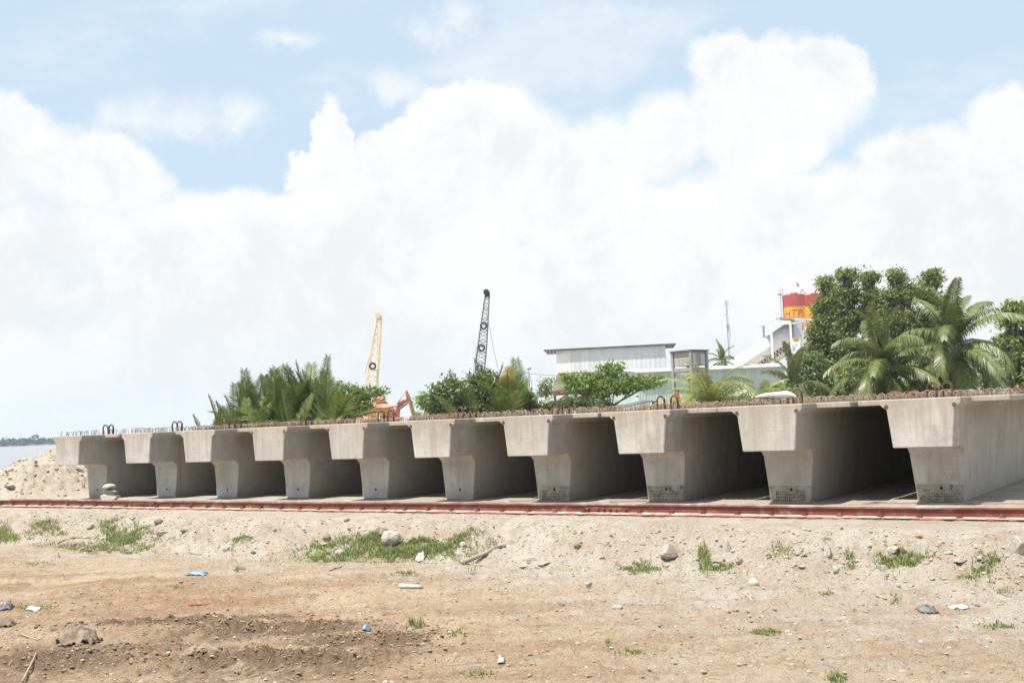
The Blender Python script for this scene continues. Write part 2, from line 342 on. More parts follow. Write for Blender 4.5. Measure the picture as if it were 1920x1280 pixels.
# ------------------------------------------------------------------ ground
RIV_P = np.array([-30.0, 12.0]); RIV_D = np.array([-math.sin(R_(45)), math.cos(R_(45))]); RIV_N = np.array([-RIV_D[1], RIV_D[0]])
WATER_Z = -3.8
HEAP = at_depth(118, 870, 38.0)
def crest(x): return 15.0 + 0.28 * np.sin(x * 0.55 + 1.0) + 0.25 * perlin(x * 0.8, x * 0 + 3.3, 71)
def ground_parts(x, y):
    x = np.asarray(x, float); y = np.asarray(y, float)
    c = crest(x); soft = fbm(x, y, 0.9, 3, 5) * 0.35
    down = 1 - sstep(y + soft, c - 1.45, c + 0.25)
    s = (x - RIV_P[0]) * RIV_N[0] + (y - RIV_P[1]) * RIV_N[1]
    return c, down, s
def depth_of(x, y): return x * -0.5579 + y * 0.8299
def gh(x, y):
    x = np.asarray(x, float); y = np.asarray(y, float)
    c, down, s = ground_parts(x, y)
    z = -0.5 * down
    near = np.exp(-((y - c + 0.4) / 0.9) ** 2)                       # the eroded bank
    fore = sstep(c - y, 0.6, 2.0)
    flat = 1 - np.clip(near + fore, 0, 1)
    rill = fbm(x, y, 1.6, 4, 21); clod = fbm(x, y, 5.0, 3, 31); tiny = fbm(x, y, 16.0, 2, 41)
    z = z + near * (0.12 * rill + 0.06 * clod + 0.022 * tiny)
    ur = x * CR[0] + y * CR[1]; vr = x * CF[0] + y * CF[1]; trod = np.abs(fbm(ur * .45, vr * 1.5, 2.4, 4, 111)); lumps = np.clip(fbm(x, y, 1.1, 3, 121), 0, 1)
    z = z + fore * (0.05 * fbm(x, y, 0.5, 3, 51) + 0.030 * rill + 0.022 * clod + 0.014 * tiny + 0.05 * trod + 0.09 * np.abs(fbm(ur * .3, vr * 1.2, .9, 3, 131)) + 0.09 * lumps * np.clip(clod + .1, 0, 1))
    z = z + flat * (0.012 * rill + 0.01 * clod + 0.006 * tiny)
    # churned wheel ruts across the near ground
    for (x0, y0, ang, w, ln, amp, sd) in RUTS:
        ca, sa = math.cos(ang), math.sin(ang); u = (x - x0) * ca + (y - y0) * sa; v = -(x - x0) * sa + (y - y0) * ca + 0.12 * perlin(u * 0.8, u * 0 + sd, 61)
        k = np.exp(-(v / w) ** 2) * np.exp(-(u / ln) ** 4)
        z = z + amp * k * (0.4 + 0.9 * np.abs(fbm(x, y, 3.2, 4, 80 + int(sd)))) - 0.6 * amp * np.exp(-((v + 2.0 * w) / w) ** 2) * np.exp(-(u / ln) ** 4)
        z = z + 1.3 * abs(amp) * k * np.abs(fbm(x, y, 6.0, 3, 90)) + 0.5 * abs(amp) * k * fbm(x, y, 17.0, 2, 95)
    z = z - 0.05 * sstep(y, 17.0, 17.3) * (1 - sstep(np.hypot(x + 28, y - 26), 3, 9)) * 0.6
    # dumped sand and rubble beside the river
    hx = (x - HEAP[0]) * CR[0] + (y - HEAP[1]) * CR[1]; hy = (x - HEAP[0]) * CF[0] + (y - HEAP[1]) * CF[1]
    hp = 1.25 * np.exp(-(((hx - 0.4) / 1.75) ** 2) - (hy / 3.0) ** 2) + 0.5 * np.exp(-(((hx + 2.6) / 2.2) ** 2) - ((hy - 0.5) / 2.8) ** 2) \
        + 0.45 * np.exp(-(((hx - 0.6) / 2.6) ** 2) - ((hy + 3.6) / 1.6) ** 2)
    z = z + hp * (1 + 0.35 * fbm(x, y, 0.9, 4, 101)) + np.minimum(hp, 0.4) * (0.5 * fbm(x, y, 2.6, 3, 105) + 0.2 * clod)
    fb = sstep(depth_of(x, y), 905, 930)
    z = z - 6.0 * sstep(s, 1.5, 9.0) * (1 - fb) - 3.0 * fb
    return z
RUTS = [tuple(on_z(520, 1185, -0.5)[:2]) + (R_(28), 0.22, 1.5, 0.085, 1.0), tuple(on_z(520, 1245, -0.5)[:2]) + (R_(30), 0.28, 1.3, 0.10, 2.0),
        tuple(on_z(330, 1170, -0.5)[:2]) + (R_(36), 0.16, 1.6, 0.05, 3.0), tuple(on_z(700, 1200, -0.5)[:2]) + (R_(24), 0.2, 0.9, 0.06, 4.0),
        tuple(on_z(150, 1240, -0.5)[:2]) + (R_(40), 0.3, 1.3, 0.07, 5.0), tuple(on_z(1100, 1235, -0.5)[:2]) + (R_(30), 0.18, 0.9, 0.04, 6.0),
        tuple(on_z(800, 1120, -0.5)[:2]) + (R_(33), 0.14, 2.4, 0.028, 7.0), tuple(on_z(1500, 1130, -0.5)[:2]) + (R_(33), 0.14, 2.8, 0.03, 8.0)]
def hit(px, py):
    """where the line of sight through a photo pixel meets the ground"""
    r = ray(px, py); t = np.linspace(5, 70, 2600); p = CAM_C[:, None] + r[:, None] * t
    b = np.nonzero(p[2] < gh(p[0], p[1]))[0]
    i = b[0] if len(b) else 2599
    return p[:, i]

H0 = math.atan2(0.8299, -0.5579)
th = np.concatenate([np.linspace(-R_(31), R_(31), 940), np.linspace(R_(31), 2 * math.pi - R_(31), 92)[1:-1]])
rr = np.concatenate([np.geomspace(0.6, 6.4, 26)[:-1], np.geomspace(6.4, 50, 450)[:-1], np.geomspace(50, 1500, 90)])
TT, RR = np.meshgrid(th, rr)
gx = RR * np.cos(H0 - TT); gy = RR * np.sin(H0 - TT)
gz = gh(gx, gy)
nt, nr = len(th), len(rr)
gv = np.stack([gx.ravel(), gy.ravel(), gz.ravel()], 1)
gv = np.concatenate([gv, [[0, 0, float(gh(0, 0))]]])
ii, jj = np.meshgrid(np.arange(nr - 1), np.arange(nt), indexing='ij'); j2 = (jj + 1) % nt
quads = np.stack([ii * nt + jj, (ii + 1) * nt + jj, (ii + 1) * nt + j2, ii * nt + j2], -1).reshape(-1, 4)[:, ::-1]
fan = np.stack([np.full(nt, nr * nt), np.arange(nt), (np.arange(nt) + 1) % nt], 1)[:, ::-1]
gm = bpy.data.meshes.new('ground')
gm.vertices.add(len(gv)); gm.vertices.foreach_set('co', gv.ravel())
nl = quads.size + fan.size; gm.loops.add(nl); gm.loops.foreach_set('vertex_index', np.concatenate([quads.ravel(), fan.ravel()]).astype(np.int32))
npoly = len(quads) + len(fan); gm.polygons.add(npoly)
gm.polygons.foreach_set('loop_start', np.concatenate([np.arange(len(quads)) * 4, quads.size + np.arange(len(fan)) * 3]).astype(np.int32))
gm.update(calc_edges=True); gm.validate()
gm.polygons.foreach_set('use_smooth', [True] * len(gm.polygons))
c_, down_, s_ = ground_parts(gv[:, 0], gv[:, 1])
uu_ = gv[:, 0] * CR[0] + gv[:, 1] * CR[1]; fore_ = (0.45 * sstep(c_ - gv[:, 1], 0.3, 1.8) + 0.55 * sstep(c_ - gv[:, 1], 1.0, 5.5)) * (1 - 0.38 * sstep(uu_, -3.0, 4.0))
moist = np.zeros(len(gv))
for (x0, y0, ang, w, ln, amp, sd) in RUTS:
    if amp < 0.045: continue
    ca, sa = math.cos(ang), math.sin(ang); u = (gv[:, 0] - x0) * ca + (gv[:, 1] - y0) * sa; v = -(gv[:, 0] - x0) * sa + (gv[:, 1] - y0) * ca
    moist = np.maximum(moist, np.exp(-(v / (w * 2.3)) ** 2) * np.exp(-(u / ln) ** 4))
lf = 0.75 * sstep(-(gv[:, 0] * CR[0] + gv[:, 1] * CR[1]), -1.5, 3.5) * sstep(10.5 - gv[:, 1] * 0.83 + gv[:, 0] * 0.558, -1.5, 2.0)      # damp loam towards the near river side
moist = np.clip(moist * 1.0 + 0.38 * lf, 0, 1)
for nm, arr in (('loam', fore_), ('moist', moist), ('mud', sstep(s_, 2.0, 7.0))):
    a = gm.attributes.new(nm, 'FLOAT', 'POINT'); a.data.foreach_set('value', np.asarray(arr, np.float32))
mg, t, bs = new_mat('sandy_ground'); v = coords(t)
def attr(t, n): a = t.nodes.new('ShaderNodeAttribute'); a.attribute_name = n; return S(t, a.outputs['Fac'])
rt = t.nodes.new('ShaderNodeMapping'); rt.inputs['Rotation'].default_value = (0, 0, -YAW); t.links.new(v, rt.inputs[0]); vt = rt.outputs[0]      # x along the wheel tracks
n1 = noise(t, v, 0.55, 6, 0.62); n2 = noise(t, v, 2.6, 6, 0.65, 0.3); n3 = noise(t, v, 11, 5, 0.68); n4 = noise(t, v, 55, 4, 0.72)
tr_ = noise(t, vt, 1.0, 6, 0.65, 0.2, scl=(0.28, 1.5, 1)); st2 = noise(t, vt, 3.2, 8, 0.74, 0.5, scl=(0.45, 1.7, 1), w=2.0)
sand = mixc(t, n1.smooth(0.35, 0.65), (0.52, 0.455, 0.375), (0.445, 0.37, 0.285))
sand = mixc(t, n2.smooth(0.48, 0.66) * 0.6, sand, (0.37, 0.265, 0.17))
loam = mixc(t, (n1 * 0.4 + tr_ * 0.6).smooth(0.40, 0.60), (0.345, 0.205, 0.112), (0.51, 0.38, 0.255))
loam = mixc(t, n2.smooth(0.52, 0.70) * 0.6, loam, (0.50, 0.41, 0.31))
loam = mixc(t, st2.smooth(0.52, 0.66) * 0.8, loam, (0.25, 0.155, 0.085))
loam = mixc(t, st2.smooth(0.47, 0.34) * 0.7, loam, (0.47, 0.385, 0.29))
col = mixc(t, (attr(t, 'loam') + (n2 - 0.5) * 1.3 + (n1 - 0.5) * 0.8).smooth(0.15, 0.95), sand, loam)
wet = (attr(t, 'moist') * 0.95 + (n2 - 0.5) * 1.3 + (st2 - 0.5) * 1.2 + (n3 - 0.5) * 0.8)
col = mixc(t, wet.smooth(0.3, 1.0) * 0.9, col, (0.165, 0.10, 0.055))
col = mixc(t, n3.smooth(0.54, 0.70) * 0.4, col, (0.25, 0.165, 0.10))
col = mixc(t, n4.smooth(0.58, 0.70) * 0.28, col, (0.55, 0.49, 0.41))
col = mixc(t, noise(t, v, 36, 4, 0.72, w=4.0).smooth(0.60, 0.70) * 0.4, col, (0.19, 0.125, 0.08))
col = mixc(t, attr(t, 'mud'), col, (0.16, 0.13, 0.10))
t.links.new(col, bs.inputs['Base Color']); bs.inputs['Roughness'].default_value = 0.95
bump(t, bs, n3 * 0.9 + n4 * 0.4 + n2 * 0.7 + st2 * 1.0, 1.0, 0.085)
ground = struct(put('ground', gm, mg))

# river
mw, t, bs = new_mat('river_water'); v = coords(t)
bs.inputs['Base Color'].default_value = (0.25, 0.25, 0.25, 1); bs.inputs['Roughness'].default_value = 0.3; bs.inputs['IOR'].default_value = 1.33
bump(t, bs, noise(t, v, 0.9, 5, 0.6, scl=(1, 2.2, 1)) + noise(t, v, 0.12, 3, 0.5), 0.35, 0.25)
q = [RIV_P + RIV_D * a + RIV_N * b for a, b in ((-900, 1.5), (950, 1.5), (1200, 700), (-300, 1400))]
q = [p_ if np.hypot(*p_) < 1450 else p_ / np.hypot(*p_) * 1450 for p_ in q]
struct(put('river', mesh('river', [(p[0], p[1], WATER_Z) for p in q], [(0, 1, 2, 3)]), mw))

# concrete strip the girder ends stand on
b = MB(); b.box((-11.0, 20.3, -0.03), (37.2, 6.4, 0.06)); struct(b.build('casting_bed', M_BED))

# ------------------------------------------------------------------ girders
NIB_Y, L_G, NIB = 18.6, 36.0, 0.9
ZT, ZE, ZH, ZN = 1.73, 1.635, 1.555, 0.945
HT, HH, HB = 0.63, 0.53, 0.36
hw = lambda z: HB + (HH - HB) * z / ZH
HWD, Y_W = 1.215, 0.73                             # half width of the deck flange and where it starts behind the end block
def girder_mesh():
    bm = bmesh.new(); V = lambda x, y, z: bm.verts.new((x, y, z))
    prof = [(0, ZH), (0, ZN), (NIB - .13, ZN), (NIB, ZN - .13), (NIB, 0), (L_G, 0), (L_G, ZH)]
    Lf = [V(-hw(z), y, z) for y, z in prof]; Rt = [V(hw(z), y, z) for y, z in prof]
    bm.faces.new(Lf[::-1]); bm.faces.new(Rt)
    for k in range(6): bm.faces.new([Lf[k], Lf[k + 1], Rt[k + 1], Rt[k]])
    fl = [(-HT, ZE), (-HT, ZT), (HT, ZT), (HT, ZE)]; wd = [(-HWD, ZE), (-HWD, ZT), (HWD, ZT), (HWD, ZE)]
    N0 = [V(x, 0, z) for x, z in fl]; N1 = [V(x, Y_W, z) for x, z in fl]; W1 = [V(x, Y_W, z) for x, z in wd]; W2 = [V(x, L_G, z) for x, z in wd]; e0, e1 = V(-HT, L_G, ZE), V(HT, L_G, ZE)
    bm.faces.new([Lf[0]] + N0 + [Rt[0]])
    for k in range(3): bm.faces.new([N0[k], N0[k + 1], N1[k + 1], N1[k]])
    bm.faces.new([N1[0], N1[1], W1[1], W1[0]]); bm.faces.new([N1[2], N1[3], W1[3], W1[2]])
    bm.faces.new([W1[0], W1[1], W2[1], W2[0]]); bm.faces.new([W1[2], W1[3], W2[3], W2[2]])
    bm.faces.new([W1[1], N1[1], N1[2], W1[2], W2[2], W2[1]])
    bm.faces.new([N1[0], W1[0], W2[0], e0]); bm.faces.new([N1[3], W1[3], W2[3], e1])
    bm.faces.new([Lf[0], N0[0], N1[0], e0, Lf[6]]); bm.faces.new([Rt[0], N0[3], N1[3], e1, Rt[6]])
    bm.faces.new([Lf[6], e0, W2[0], W2[1], W2[2], W2[3], e1, Rt[6]])
    bmesh.ops.recalc_face_normals(bm, faces=bm.faces)
    m = bpy.data.meshes.new('girder_body'); bm.to_mesh(m); bm.free(); return m
GM = girder_mesh()
def arch(w, h, r, n=8, sides=5, lean=0.0):
    pts = [(-w / 2, 0, -.01), (-w / 2, 0, h - w / 2)] + [(-w / 2 * math.cos(math.pi * k / n), lean * math.sin(math.pi * k / n), h - w / 2 + w / 2 * math.sin(math.pi * k / n)) for k in range(1, n)] + [(w / 2, 0, h - w / 2), (w / 2, 0, -.01)]
    b = MB(); b.tube(pts, r, sides); return b
loop_m = []
for k in range(4):
    a = arch(0.10 + 0.012 * k, 0.10 + 0.010 * k, 0.0058, 8, 5, 0.02 * (k - 1.5)); m = mesh('rebar_loop', a.v, a.f, True); m.materials.append(M_RUST if k % 2 else M_GREYBAR); loop_m.append(m)
lx = [-0.45, -0.16, 0.14, 0.44]; lxw = [-1.08, -0.78, -0.45, -0.16, 0.14, 0.44, 0.76, 1.07]
rest = MB(); rest2 = MB(); rg = random.Random(3)
def loop_into(b, x, y, rz, s):
    a = arch(0.11, 0.115, 0.0056, 6, 4); co, si = math.cos(rz), math.sin(rz)
    b.add([(x + (p[0] * co - p[1] * si) * s, y + (p[0] * si + p[1] * co) * s, ZT + p[2] * s) for p in a.v], a.f)
y = 2.2
while y < L_G - 0.1:
    for x in lxw[::2]: loop_into(rest if math.sin(y * 1.9) + rg.uniform(-.7, .7) > 0 else rest2, x + rg.uniform(-.05, .05), y + rg.uniform(-.05, .05), rg.uniform(-.5, .5), rg.uniform(.85, 1.15))
    y += 0.36 if y < 6 else 0.8
REST = mesh('rebar_loops', rest.v, rest.f, True); REST.materials.append(M_RUST)
REST2 = mesh('rebar_loops', rest2.v, rest2.f, True); REST2.materials.append(M_GREYBAR)
hook = MB()
for k in range(3):
    a = arch(0.15 + 0.006 * (k % 3), 0.245 + 0.012 * ((k * 2) % 3), 0.0095, 8, 5); hook.add([(p[0] + 0.005 * (k - 1), p[1] + 0.016 * (k - 1), p[2]) for p in a.v], a.f)
HOOK = mesh('lifting_hook', hook.v, hook.f, True); HOOK.materials.append(M_STRAND)
def disc(r, n=14, depth=0.004):
    b = MB(); b.tube([(0, 0, 0), (0, -depth, 0)], r, n); return b
hb = disc(0.026); HOLE = mesh('hole', hb.v, hb.f); HOLE.materials.append(M_BLACK)
hb = disc(0.036, 9); DOWEL = mesh('dowel_recess', hb.v, hb.f); DOWEL.materials.append(M_STRAND)
def end_panel(zt, z0):
    """lowest lift of the stem's end face, slightly proud"""
    lx_ = lambda z: -hw(z)
    b = MB(); b.add([(lx_(z0) + .004, 0, z0), (hw(z0) - .004, 0, z0), (hw(zt) - .004, 0, zt), (lx_(zt) + .004, 0, zt)] + [(lx_(z0) + .008, -.005, z0 + .003), (hw(z0) - .008, -.005, z0 + .003), (hw(zt) - .008, -.005, zt - .004), (lx_(zt) + .008, -.005, zt - .004)],
          [(4, 5, 6, 7), (0, 1, 5, 4), (1, 2, 6, 5), (2, 3, 7, 6), (3, 0, 4, 7)])
    return b
GX = [-4.72 - 2.478 * (9 - k) for k in range(10)]
GY = [18.51, 18.85, 18.73, 18.72, 18.69, 18.57, 18.42, 18.44, 18.35, 18.60]
ORD = ['first', 'second', 'third', 'fourth', 'fifth', 'sixth', 'seventh', 'eighth', 'ninth', 'tenth']
EXTRA = ['with three stacked stones by its foot', 'with a cracked foot', 'with a pale band round its foot', 'with a pale cracked band at its foot', 'with rusty recesses in both top corners',
         'with a plain stem and one drain hole', 'with a dark stained side to its end block', 'with a strand-studded foot', 'with a white sack lying on its end', 'its side in plain view']
rg = random.Random(5)
girders = []
for i, gx_ in enumerate(GX):
    lab = f'{ORD[i]} concrete girder from the sand heap, {EXTRA[i]}'
    g = thing('concrete_girder', lab, 'girder', (gx_, GY[i], 0.0), 0, 'precast girders in a row on the casting bed'); girders.append(g)
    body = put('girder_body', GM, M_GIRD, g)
    bv = body.modifiers.new('edge', 'BEVEL'); bv.width = 0.014; bv.segments = 1; bv.limit_method = 'ANGLE'; bv.angle_limit = R_(25)
    for k in range(9):
        for x in (lx if k % 2 == 0 or k < 3 else lxw[::2]):
            put('rebar_loop', loop_m[(1 if k < 6 else 0) + 2 * rg.randint(0, 1)] if rg.random() < .75 else rg.choice(loop_m), None, g, (x + rg.uniform(-.05, .05), 0.07 + k * 0.235 + rg.uniform(-.05, .05), ZT), (rg.uniform(-.15, .15), rg.uniform(-.1, .1), rg.uniform(-.45, .45)))
    stuff(put('rebar_loops', REST, None, g)); stuff(put('rebar_loops', REST2, None, g))
    for x in (-0.15, 0.13): put('lifting_hook', HOOK, None, g, (x + rg.uniform(-.02, .02), 1.3 + rg.uniform(-.1, .1), ZT), (0, rg.uniform(-.06, .06), rg.uniform(-.15, .15) + (0.2 if i < 5 else -0.05)))
    st_mat = M_PANELD if i >= 6 else M_PANEL
    if i in (1, 2, 3, 4) or i >= 6:
        p_ = end_panel(0.30 if i >= 6 else 0.275, 0.015).build('end_panel', st_mat, g, loc=(0, NIB, 0))
        if i >= 6:
            p_['label'] = 'stained end panel with rows of cut strand ends'
            b = MB()
            for r_ in range(4):
                for c in range(14):
                    if rg.random() < .12 or (r_ == 3 and 4 < c < 10): continue
                    x = -0.245 + c * 0.040; b.tube([(x, -.004, .05 + r_ * .048), (x + rg.uniform(-.004, .004), -.016, .05 + r_ * .048)], .0085, 5)
            stuff(b.build('strand_ends', M_BLACK, g, loc=(0, NIB, 0)))
    put('drain_hole_disc', HOLE, None, g, (0.03, NIB - .0055, 0.235 if i >= 6 else 0.215))  # dark disc standing proud; its colour paints the shade inside a hole
    if i >= 3:
        put('dowel_recess', DOWEL, None, g, (HH - .0, -.0005, ZH + .055)); put('dowel_recess', DOWEL, None, g, (-HH + .0, -.0005, ZH + .055))

# ------------------------------------------------------------------ crane rail
RY = 16.69
rail = thing('crane_rail', 'long red painted steel crane rail bolted down along the casting bed', 'rail', (-14, RY, 0))
def rail_part(name, poly, mat, x0=-24.0, x1=24.0):
    n = len(poly); xs = np.linspace(x0, x1, 61); wob = lambda x: 0.004 * math.sin(x * .7) + 0.003 * math.sin(x * 1.9 + 1)
    v = [(x, py + wob(x), pz + 1.2 * wob(x * .6)) for x in xs for py, pz in poly]
    f_ = [(i * n + k, i * n + (k + 1) % n, (i + 1) * n + (k + 1) % n, (i + 1) * n + k) for i in range(60) for k in range(n)]
    f_ += [tuple(range(n)), tuple(range(60 * n, 61 * n))]
    b = MB(); b.add(v, f_); return b.build(name, mat, rail)
rail_part('sole_plate', [(-.135, -.004), (.13, -.004), (.13, .014), (-.135, .014)], M_RAIL)
rail_part('rail_base', [(-.112, .0165), (.105, .0165), (.105, .034), (.028, .052), (-.028, .052), (-.112, .036)], M_RAILBASE)
rail_part('rail_web', [(-.024, .054), (.024, .054), (.024, .158), (-.024, .158)], M_RAIL)
rail_part('rail_head', [(-.05, .160), (.05, .160), (.052, .186), (.044, .196), (-.044, .196), (-.052, .186)], M_RAILTOP)
clip = MB(); clip.box((0, -.062, .056), (.075, .06, .035)); clip.box((0, -.047, .083), (.055, .03, .022)); clip.tube([(0, -.074, .07), (0, -.074, .098)], .016, 6)
CLIP = None; joints = (-9.43, -21.55)
rg = random.Random(9); x = -28.2
while x < 5.0:
    if all(abs(x - j) > 0.43 for j in joints):
        if CLIP is None: c_ob = clip.build('rail_clip', M_RAIL, rail, loc=(x + 14, 0, 0)); CLIP = c_ob.data
        else: put('rail_clip', CLIP, None, rail, (x + 14 + rg.uniform(-.03, .03), 0, 0), (0, 0, rg.uniform(-.15, .15)))
    x += 0.555
for j in joints:
    b = MB(); b.box((0, -.033, .106), (.86, .014, .075)); fp = b.build('fishplate', M_RAIL, rail, loc=(j + 14, 0, 0))
    for k, bx in enumerate((-.36, -.17, -.055, .065, .18, .36)):
        b = MB(); b.tube([(0, -.04, 0), (0, -.058, 0)], .031, 6); b.tube([(0, -.0585, 0), (0, -.078, 0)], .017, 8)
        b.build('bolt', M_RAIL, fp, loc=(bx, 0, .106), rot=(0, rg.uniform(0, 1), 0))
# sand drifted over the foot of the rail
b = MB(); rg = random.Random(21)
for k in range(150):
    x = rg.uniform(-27, -2); s = rg.uniform(.02, .05)
    b.add([(x + s * 2.2 * math.cos(a) * (1 - .6 * l), RY - .115 + s * math.sin(a) * (1 - .6 * l) * .8, .03 + l * s * .35) for l in (0, 1) for a in [2 * math.pi * q_ / 7 for q_ in range(7)]], [(q_, (q_ + 1) % 7, (q_ + 1) % 7 + 7, q_ + 7) for q_ in range(7)] + [tuple(range(7, 14))])
M_SANDP = noisy('drifted_sand', (0.46, 0.40, 0.32), (0.40, 0.33, 0.25), 8, 0.95, 0.3)
stuff(tag(b.build('drifted_sand', M_SANDP, None, True), 'thin crumbs of sand lying on the foot of the red rail', 'sand'))

# ------------------------------------------------------------------ rocks and litter
def rock_mesh(seed, flat=0.7, sub=2, ncut=10):
    rg = random.Random(seed); bm = bmesh.new(); bmesh.ops.create_icosphere(bm, subdivisions=sub, radius=1.0)
    cuts = [(Vector((rg.gauss(0, 1), rg.gauss(0, 1), rg.gauss(0, 1))).normalized(), rg.uniform(.42, .8)) for _ in range(ncut)]
    for v in bm.verts:
        p = v.co.copy()
        for n, d in cuts:
            e = p.dot(n) - d
            if e > 0: p -= n * e * 0.97
        p *= 1 + 0.10 * math.sin(p.x * 5 + seed) * math.sin(p.y * 4.3 + seed * 2) + rg.uniform(-.035, .035)
        p.z *= flat; v.co = p
    m = bpy.data.meshes.new('rock'); bm.to_mesh(m); bm.free()
    return m
ROCKS = {}
for nm, mt in (('p', M_STONE), ('w', M_STONEW), ('g', M_STONEG)):
    ROCKS[nm] = []
    for k in range(5):
        m = rock_mesh(k * 7 + ord(nm), (0.6, 0.75, 0.9, 0.5, 0.7)[k], 3 if k < 3 else 2, 2 if k == 1 else 9); m.materials.append(mt); ROCKS[nm].append(m)
rg = random.Random(13)
def rock(px, py, wpx, hpx, kind, label=None, group=None, var=None, sink=0.38):
    p = hit(px, py + hpx * 0.45); d = float(np.dot(p - CAM_C, -CAM_R[:, 2])); sx_ = wpx / 2 * d / F_PX; sz_ = hpx / 2 * d / F_PX
    m = ROCKS[kind][rg.randint(0, 4) if var is None else var]
    o = put('rock', m, None, None, (p[0], p[1], p[2] + sz_ * (1 - sink)), (rg.uniform(-.2, .2), rg.uniform(-.2, .2), rg.uniform(0, 6.28)), (sx_, sx_ * .85, sz_ / .7))
    return tag(o, label or 'small pale stone lying on the eroded sandy bank', 'stone', group)
rock(730, 1005, 42, 28, 'w', 'large rounded white boulder in the long grass strip below the rail', var=1)
rock(1906, 1018, 44, 34, 'w', 'large white angular rock jutting from the sandy bank', var=2)
rock(1253, 1027, 46, 44, 'p', 'pale tilted slab sunk flat into the bank face', var=3)
rock(1364, 1020, 20, 28, 'w', 'upright white block standing on the bank above the grass tuft', var=2)
rock(1347, 1045, 36, 15, 'w', 'wedge-shaped white stone beside the tall grass tuft', var=0)
rock(1415, 1090, 28, 16, 'w', 'knobbly white stone alone on bare soil below the bank', var=1)
rock(1553, 1031, 20, 22, 'w', 'narrow pale stone leaning on the bank', var=2)
rock(1676, 1027, 34, 14, 'w', 'flat white stone high on the bank face', var=0)
rock(1506, 1060, 24, 9, 'w', 'flat whitish stone in sparse grass at the foot of the bank', var=3)
rock(1566, 1066, 20, 14, 'w', 'round white stone at the foot of the gravel spill', var=1)
rock(1800, 1048, 34, 12, 'p', 'low broad stone half buried in the bank', var=3)
rock(1840, 1045, 16, 10, 'w', 'small bright white stone near the big angular rock', var=1)
rock(996, 1048, 22, 14, 'w', 'white stone topping a small cluster below the bank', var=1)
rock(980, 1061, 24, 8, 'w', 'flat white stone at the edge of the small cluster', var=3)
rock(1022, 1054, 28, 12, 'p', 'buff stone beside the small white cluster', var=0)
rock(868, 1020, 14, 13, 'w', 'small round white stone at the end of the long grass strip', var=1)
rock(636, 1034, 18, 11, 'w', 'small white stone at the front of the long grass strip', var=1)
rock(612, 1006, 18, 18, 'g', 'upright brown stone behind the long grass strip', var=2)
rock(608, 1018, 20, 9, 'p', 'low pale stone in front of the upright brown stone', var=0)
rock(716, 998, 18, 18, 'g', 'dark brown stone tucked behind the rounded boulder', var=2)
rock(650, 973, 13, 7, 'p', 'tan stone alone on the flat sand below the rail', var=1)
rock(170, 986, 16, 10, 'g', 'brown stone above the grass near the sand heap', var=1)
rock(303, 997, 26, 12, 'w', 'broad whitish stone beside the grass on the bank', var=0)
rock(346, 992, 24, 11, 'g', 'flat brown stone on the bank face', var=3)
rock(297, 976, 20, 11, 'g', 'rough brown clod high on the bank', var=2)
rock(165, 1030, 20, 9, 'w', 'whitish lump on soil below the grass', var=0)
rock(107, 1039, 12, 9, 'w', 'small white shard on soil near a grass patch', var=2)
rock(424, 1027, 15, 12, 'w', 'bright white stone beside a small grass patch', var=1)
rock(1103, 1093, 20, 12, 'w', 'pair of white stone lumps on bare soil', var=0)
rock(1160, 1136, 26, 11, 'w', 'flat white chalky stone out on the bare soil', var=3)
rock(1053, 1131, 13, 9, 'p', 'small grey stone out on the bare soil', var=1)
rock(1083, 1020, 16, 13, 'g', 'brown stone in the hollow of the bank', var=1)
rock(1387, 1050, 14, 12, 'g', 'brown stone right of the wedge-shaped white one', var=1)
rock(1833, 1133, 10, 7, 'p', 'small grey stone by the paper scraps', var=1)
rock(20, 912, 22, 9, 'g', 'brown boulder on the flat sand before the heap', var=1, sink=.2)
rock(68, 864, 10, 7, 'g', 'brown lump sitting high on the sand heap', var=1)
rock(156, 908, 8, 11, 'w', 'white stone at the foot of the heap', var=2)
for k in range(44):                                     # stones too alike to tell apart
    px = rg.uniform(0, 1920); t_ = rg.random(); yc = 985 + (px / 1920) * 22 + t_ * (42 + px / 1920 * 34); s = rg.uniform(4, 9)
    rock(px, yc, s * 1.3, s * .8, rg.choice('ppwgp'), None, 'small stones scattered over the bank')
for k in range(30):
    px = rg.uniform(0, 160); py = rg.uniform(870, 928)
    rock(px, py, rg.uniform(4, 10), rg.uniform(3, 6), rg.choice('ppwg'), 'small stone on the rubble heap by the river', 'small stones on the rubble heap')
# three stones stacked on the bed
bx = on_z(222, 937, 0.0); zz = 0.0
for k, (w_, h_, lb) in enumerate(((37, 14, 'broad bottom stone of the stack beside the first girder'), (26, 7, 'thin middle stone of the stack beside the first girder'), (25, 12, 'rounded top stone of the stack beside the first girder'))):
    d = 29.4; sx_, sz_ = w_ / 2 * d / F_PX, h_ / 2 * d / F_PX
    m = ROCKS['w' if k != 1 else 'p'][(1, 1, 1)[k]]; zs = max(v.co.z for v in m.vertices); zn = -min(v.co.z for v in m.vertices); sc = 2 * sz_ / (zs + zn)
    tag(put('stacked_stone', m, None, None, (bx[0] + (.0, .03, -.02)[k], bx[1] - .25, zz + zn * sc), (0, 0, 1.3 * k), (sx_, sx_, sc)), lb, 'stone'); zz += 2 * sz_ - .006
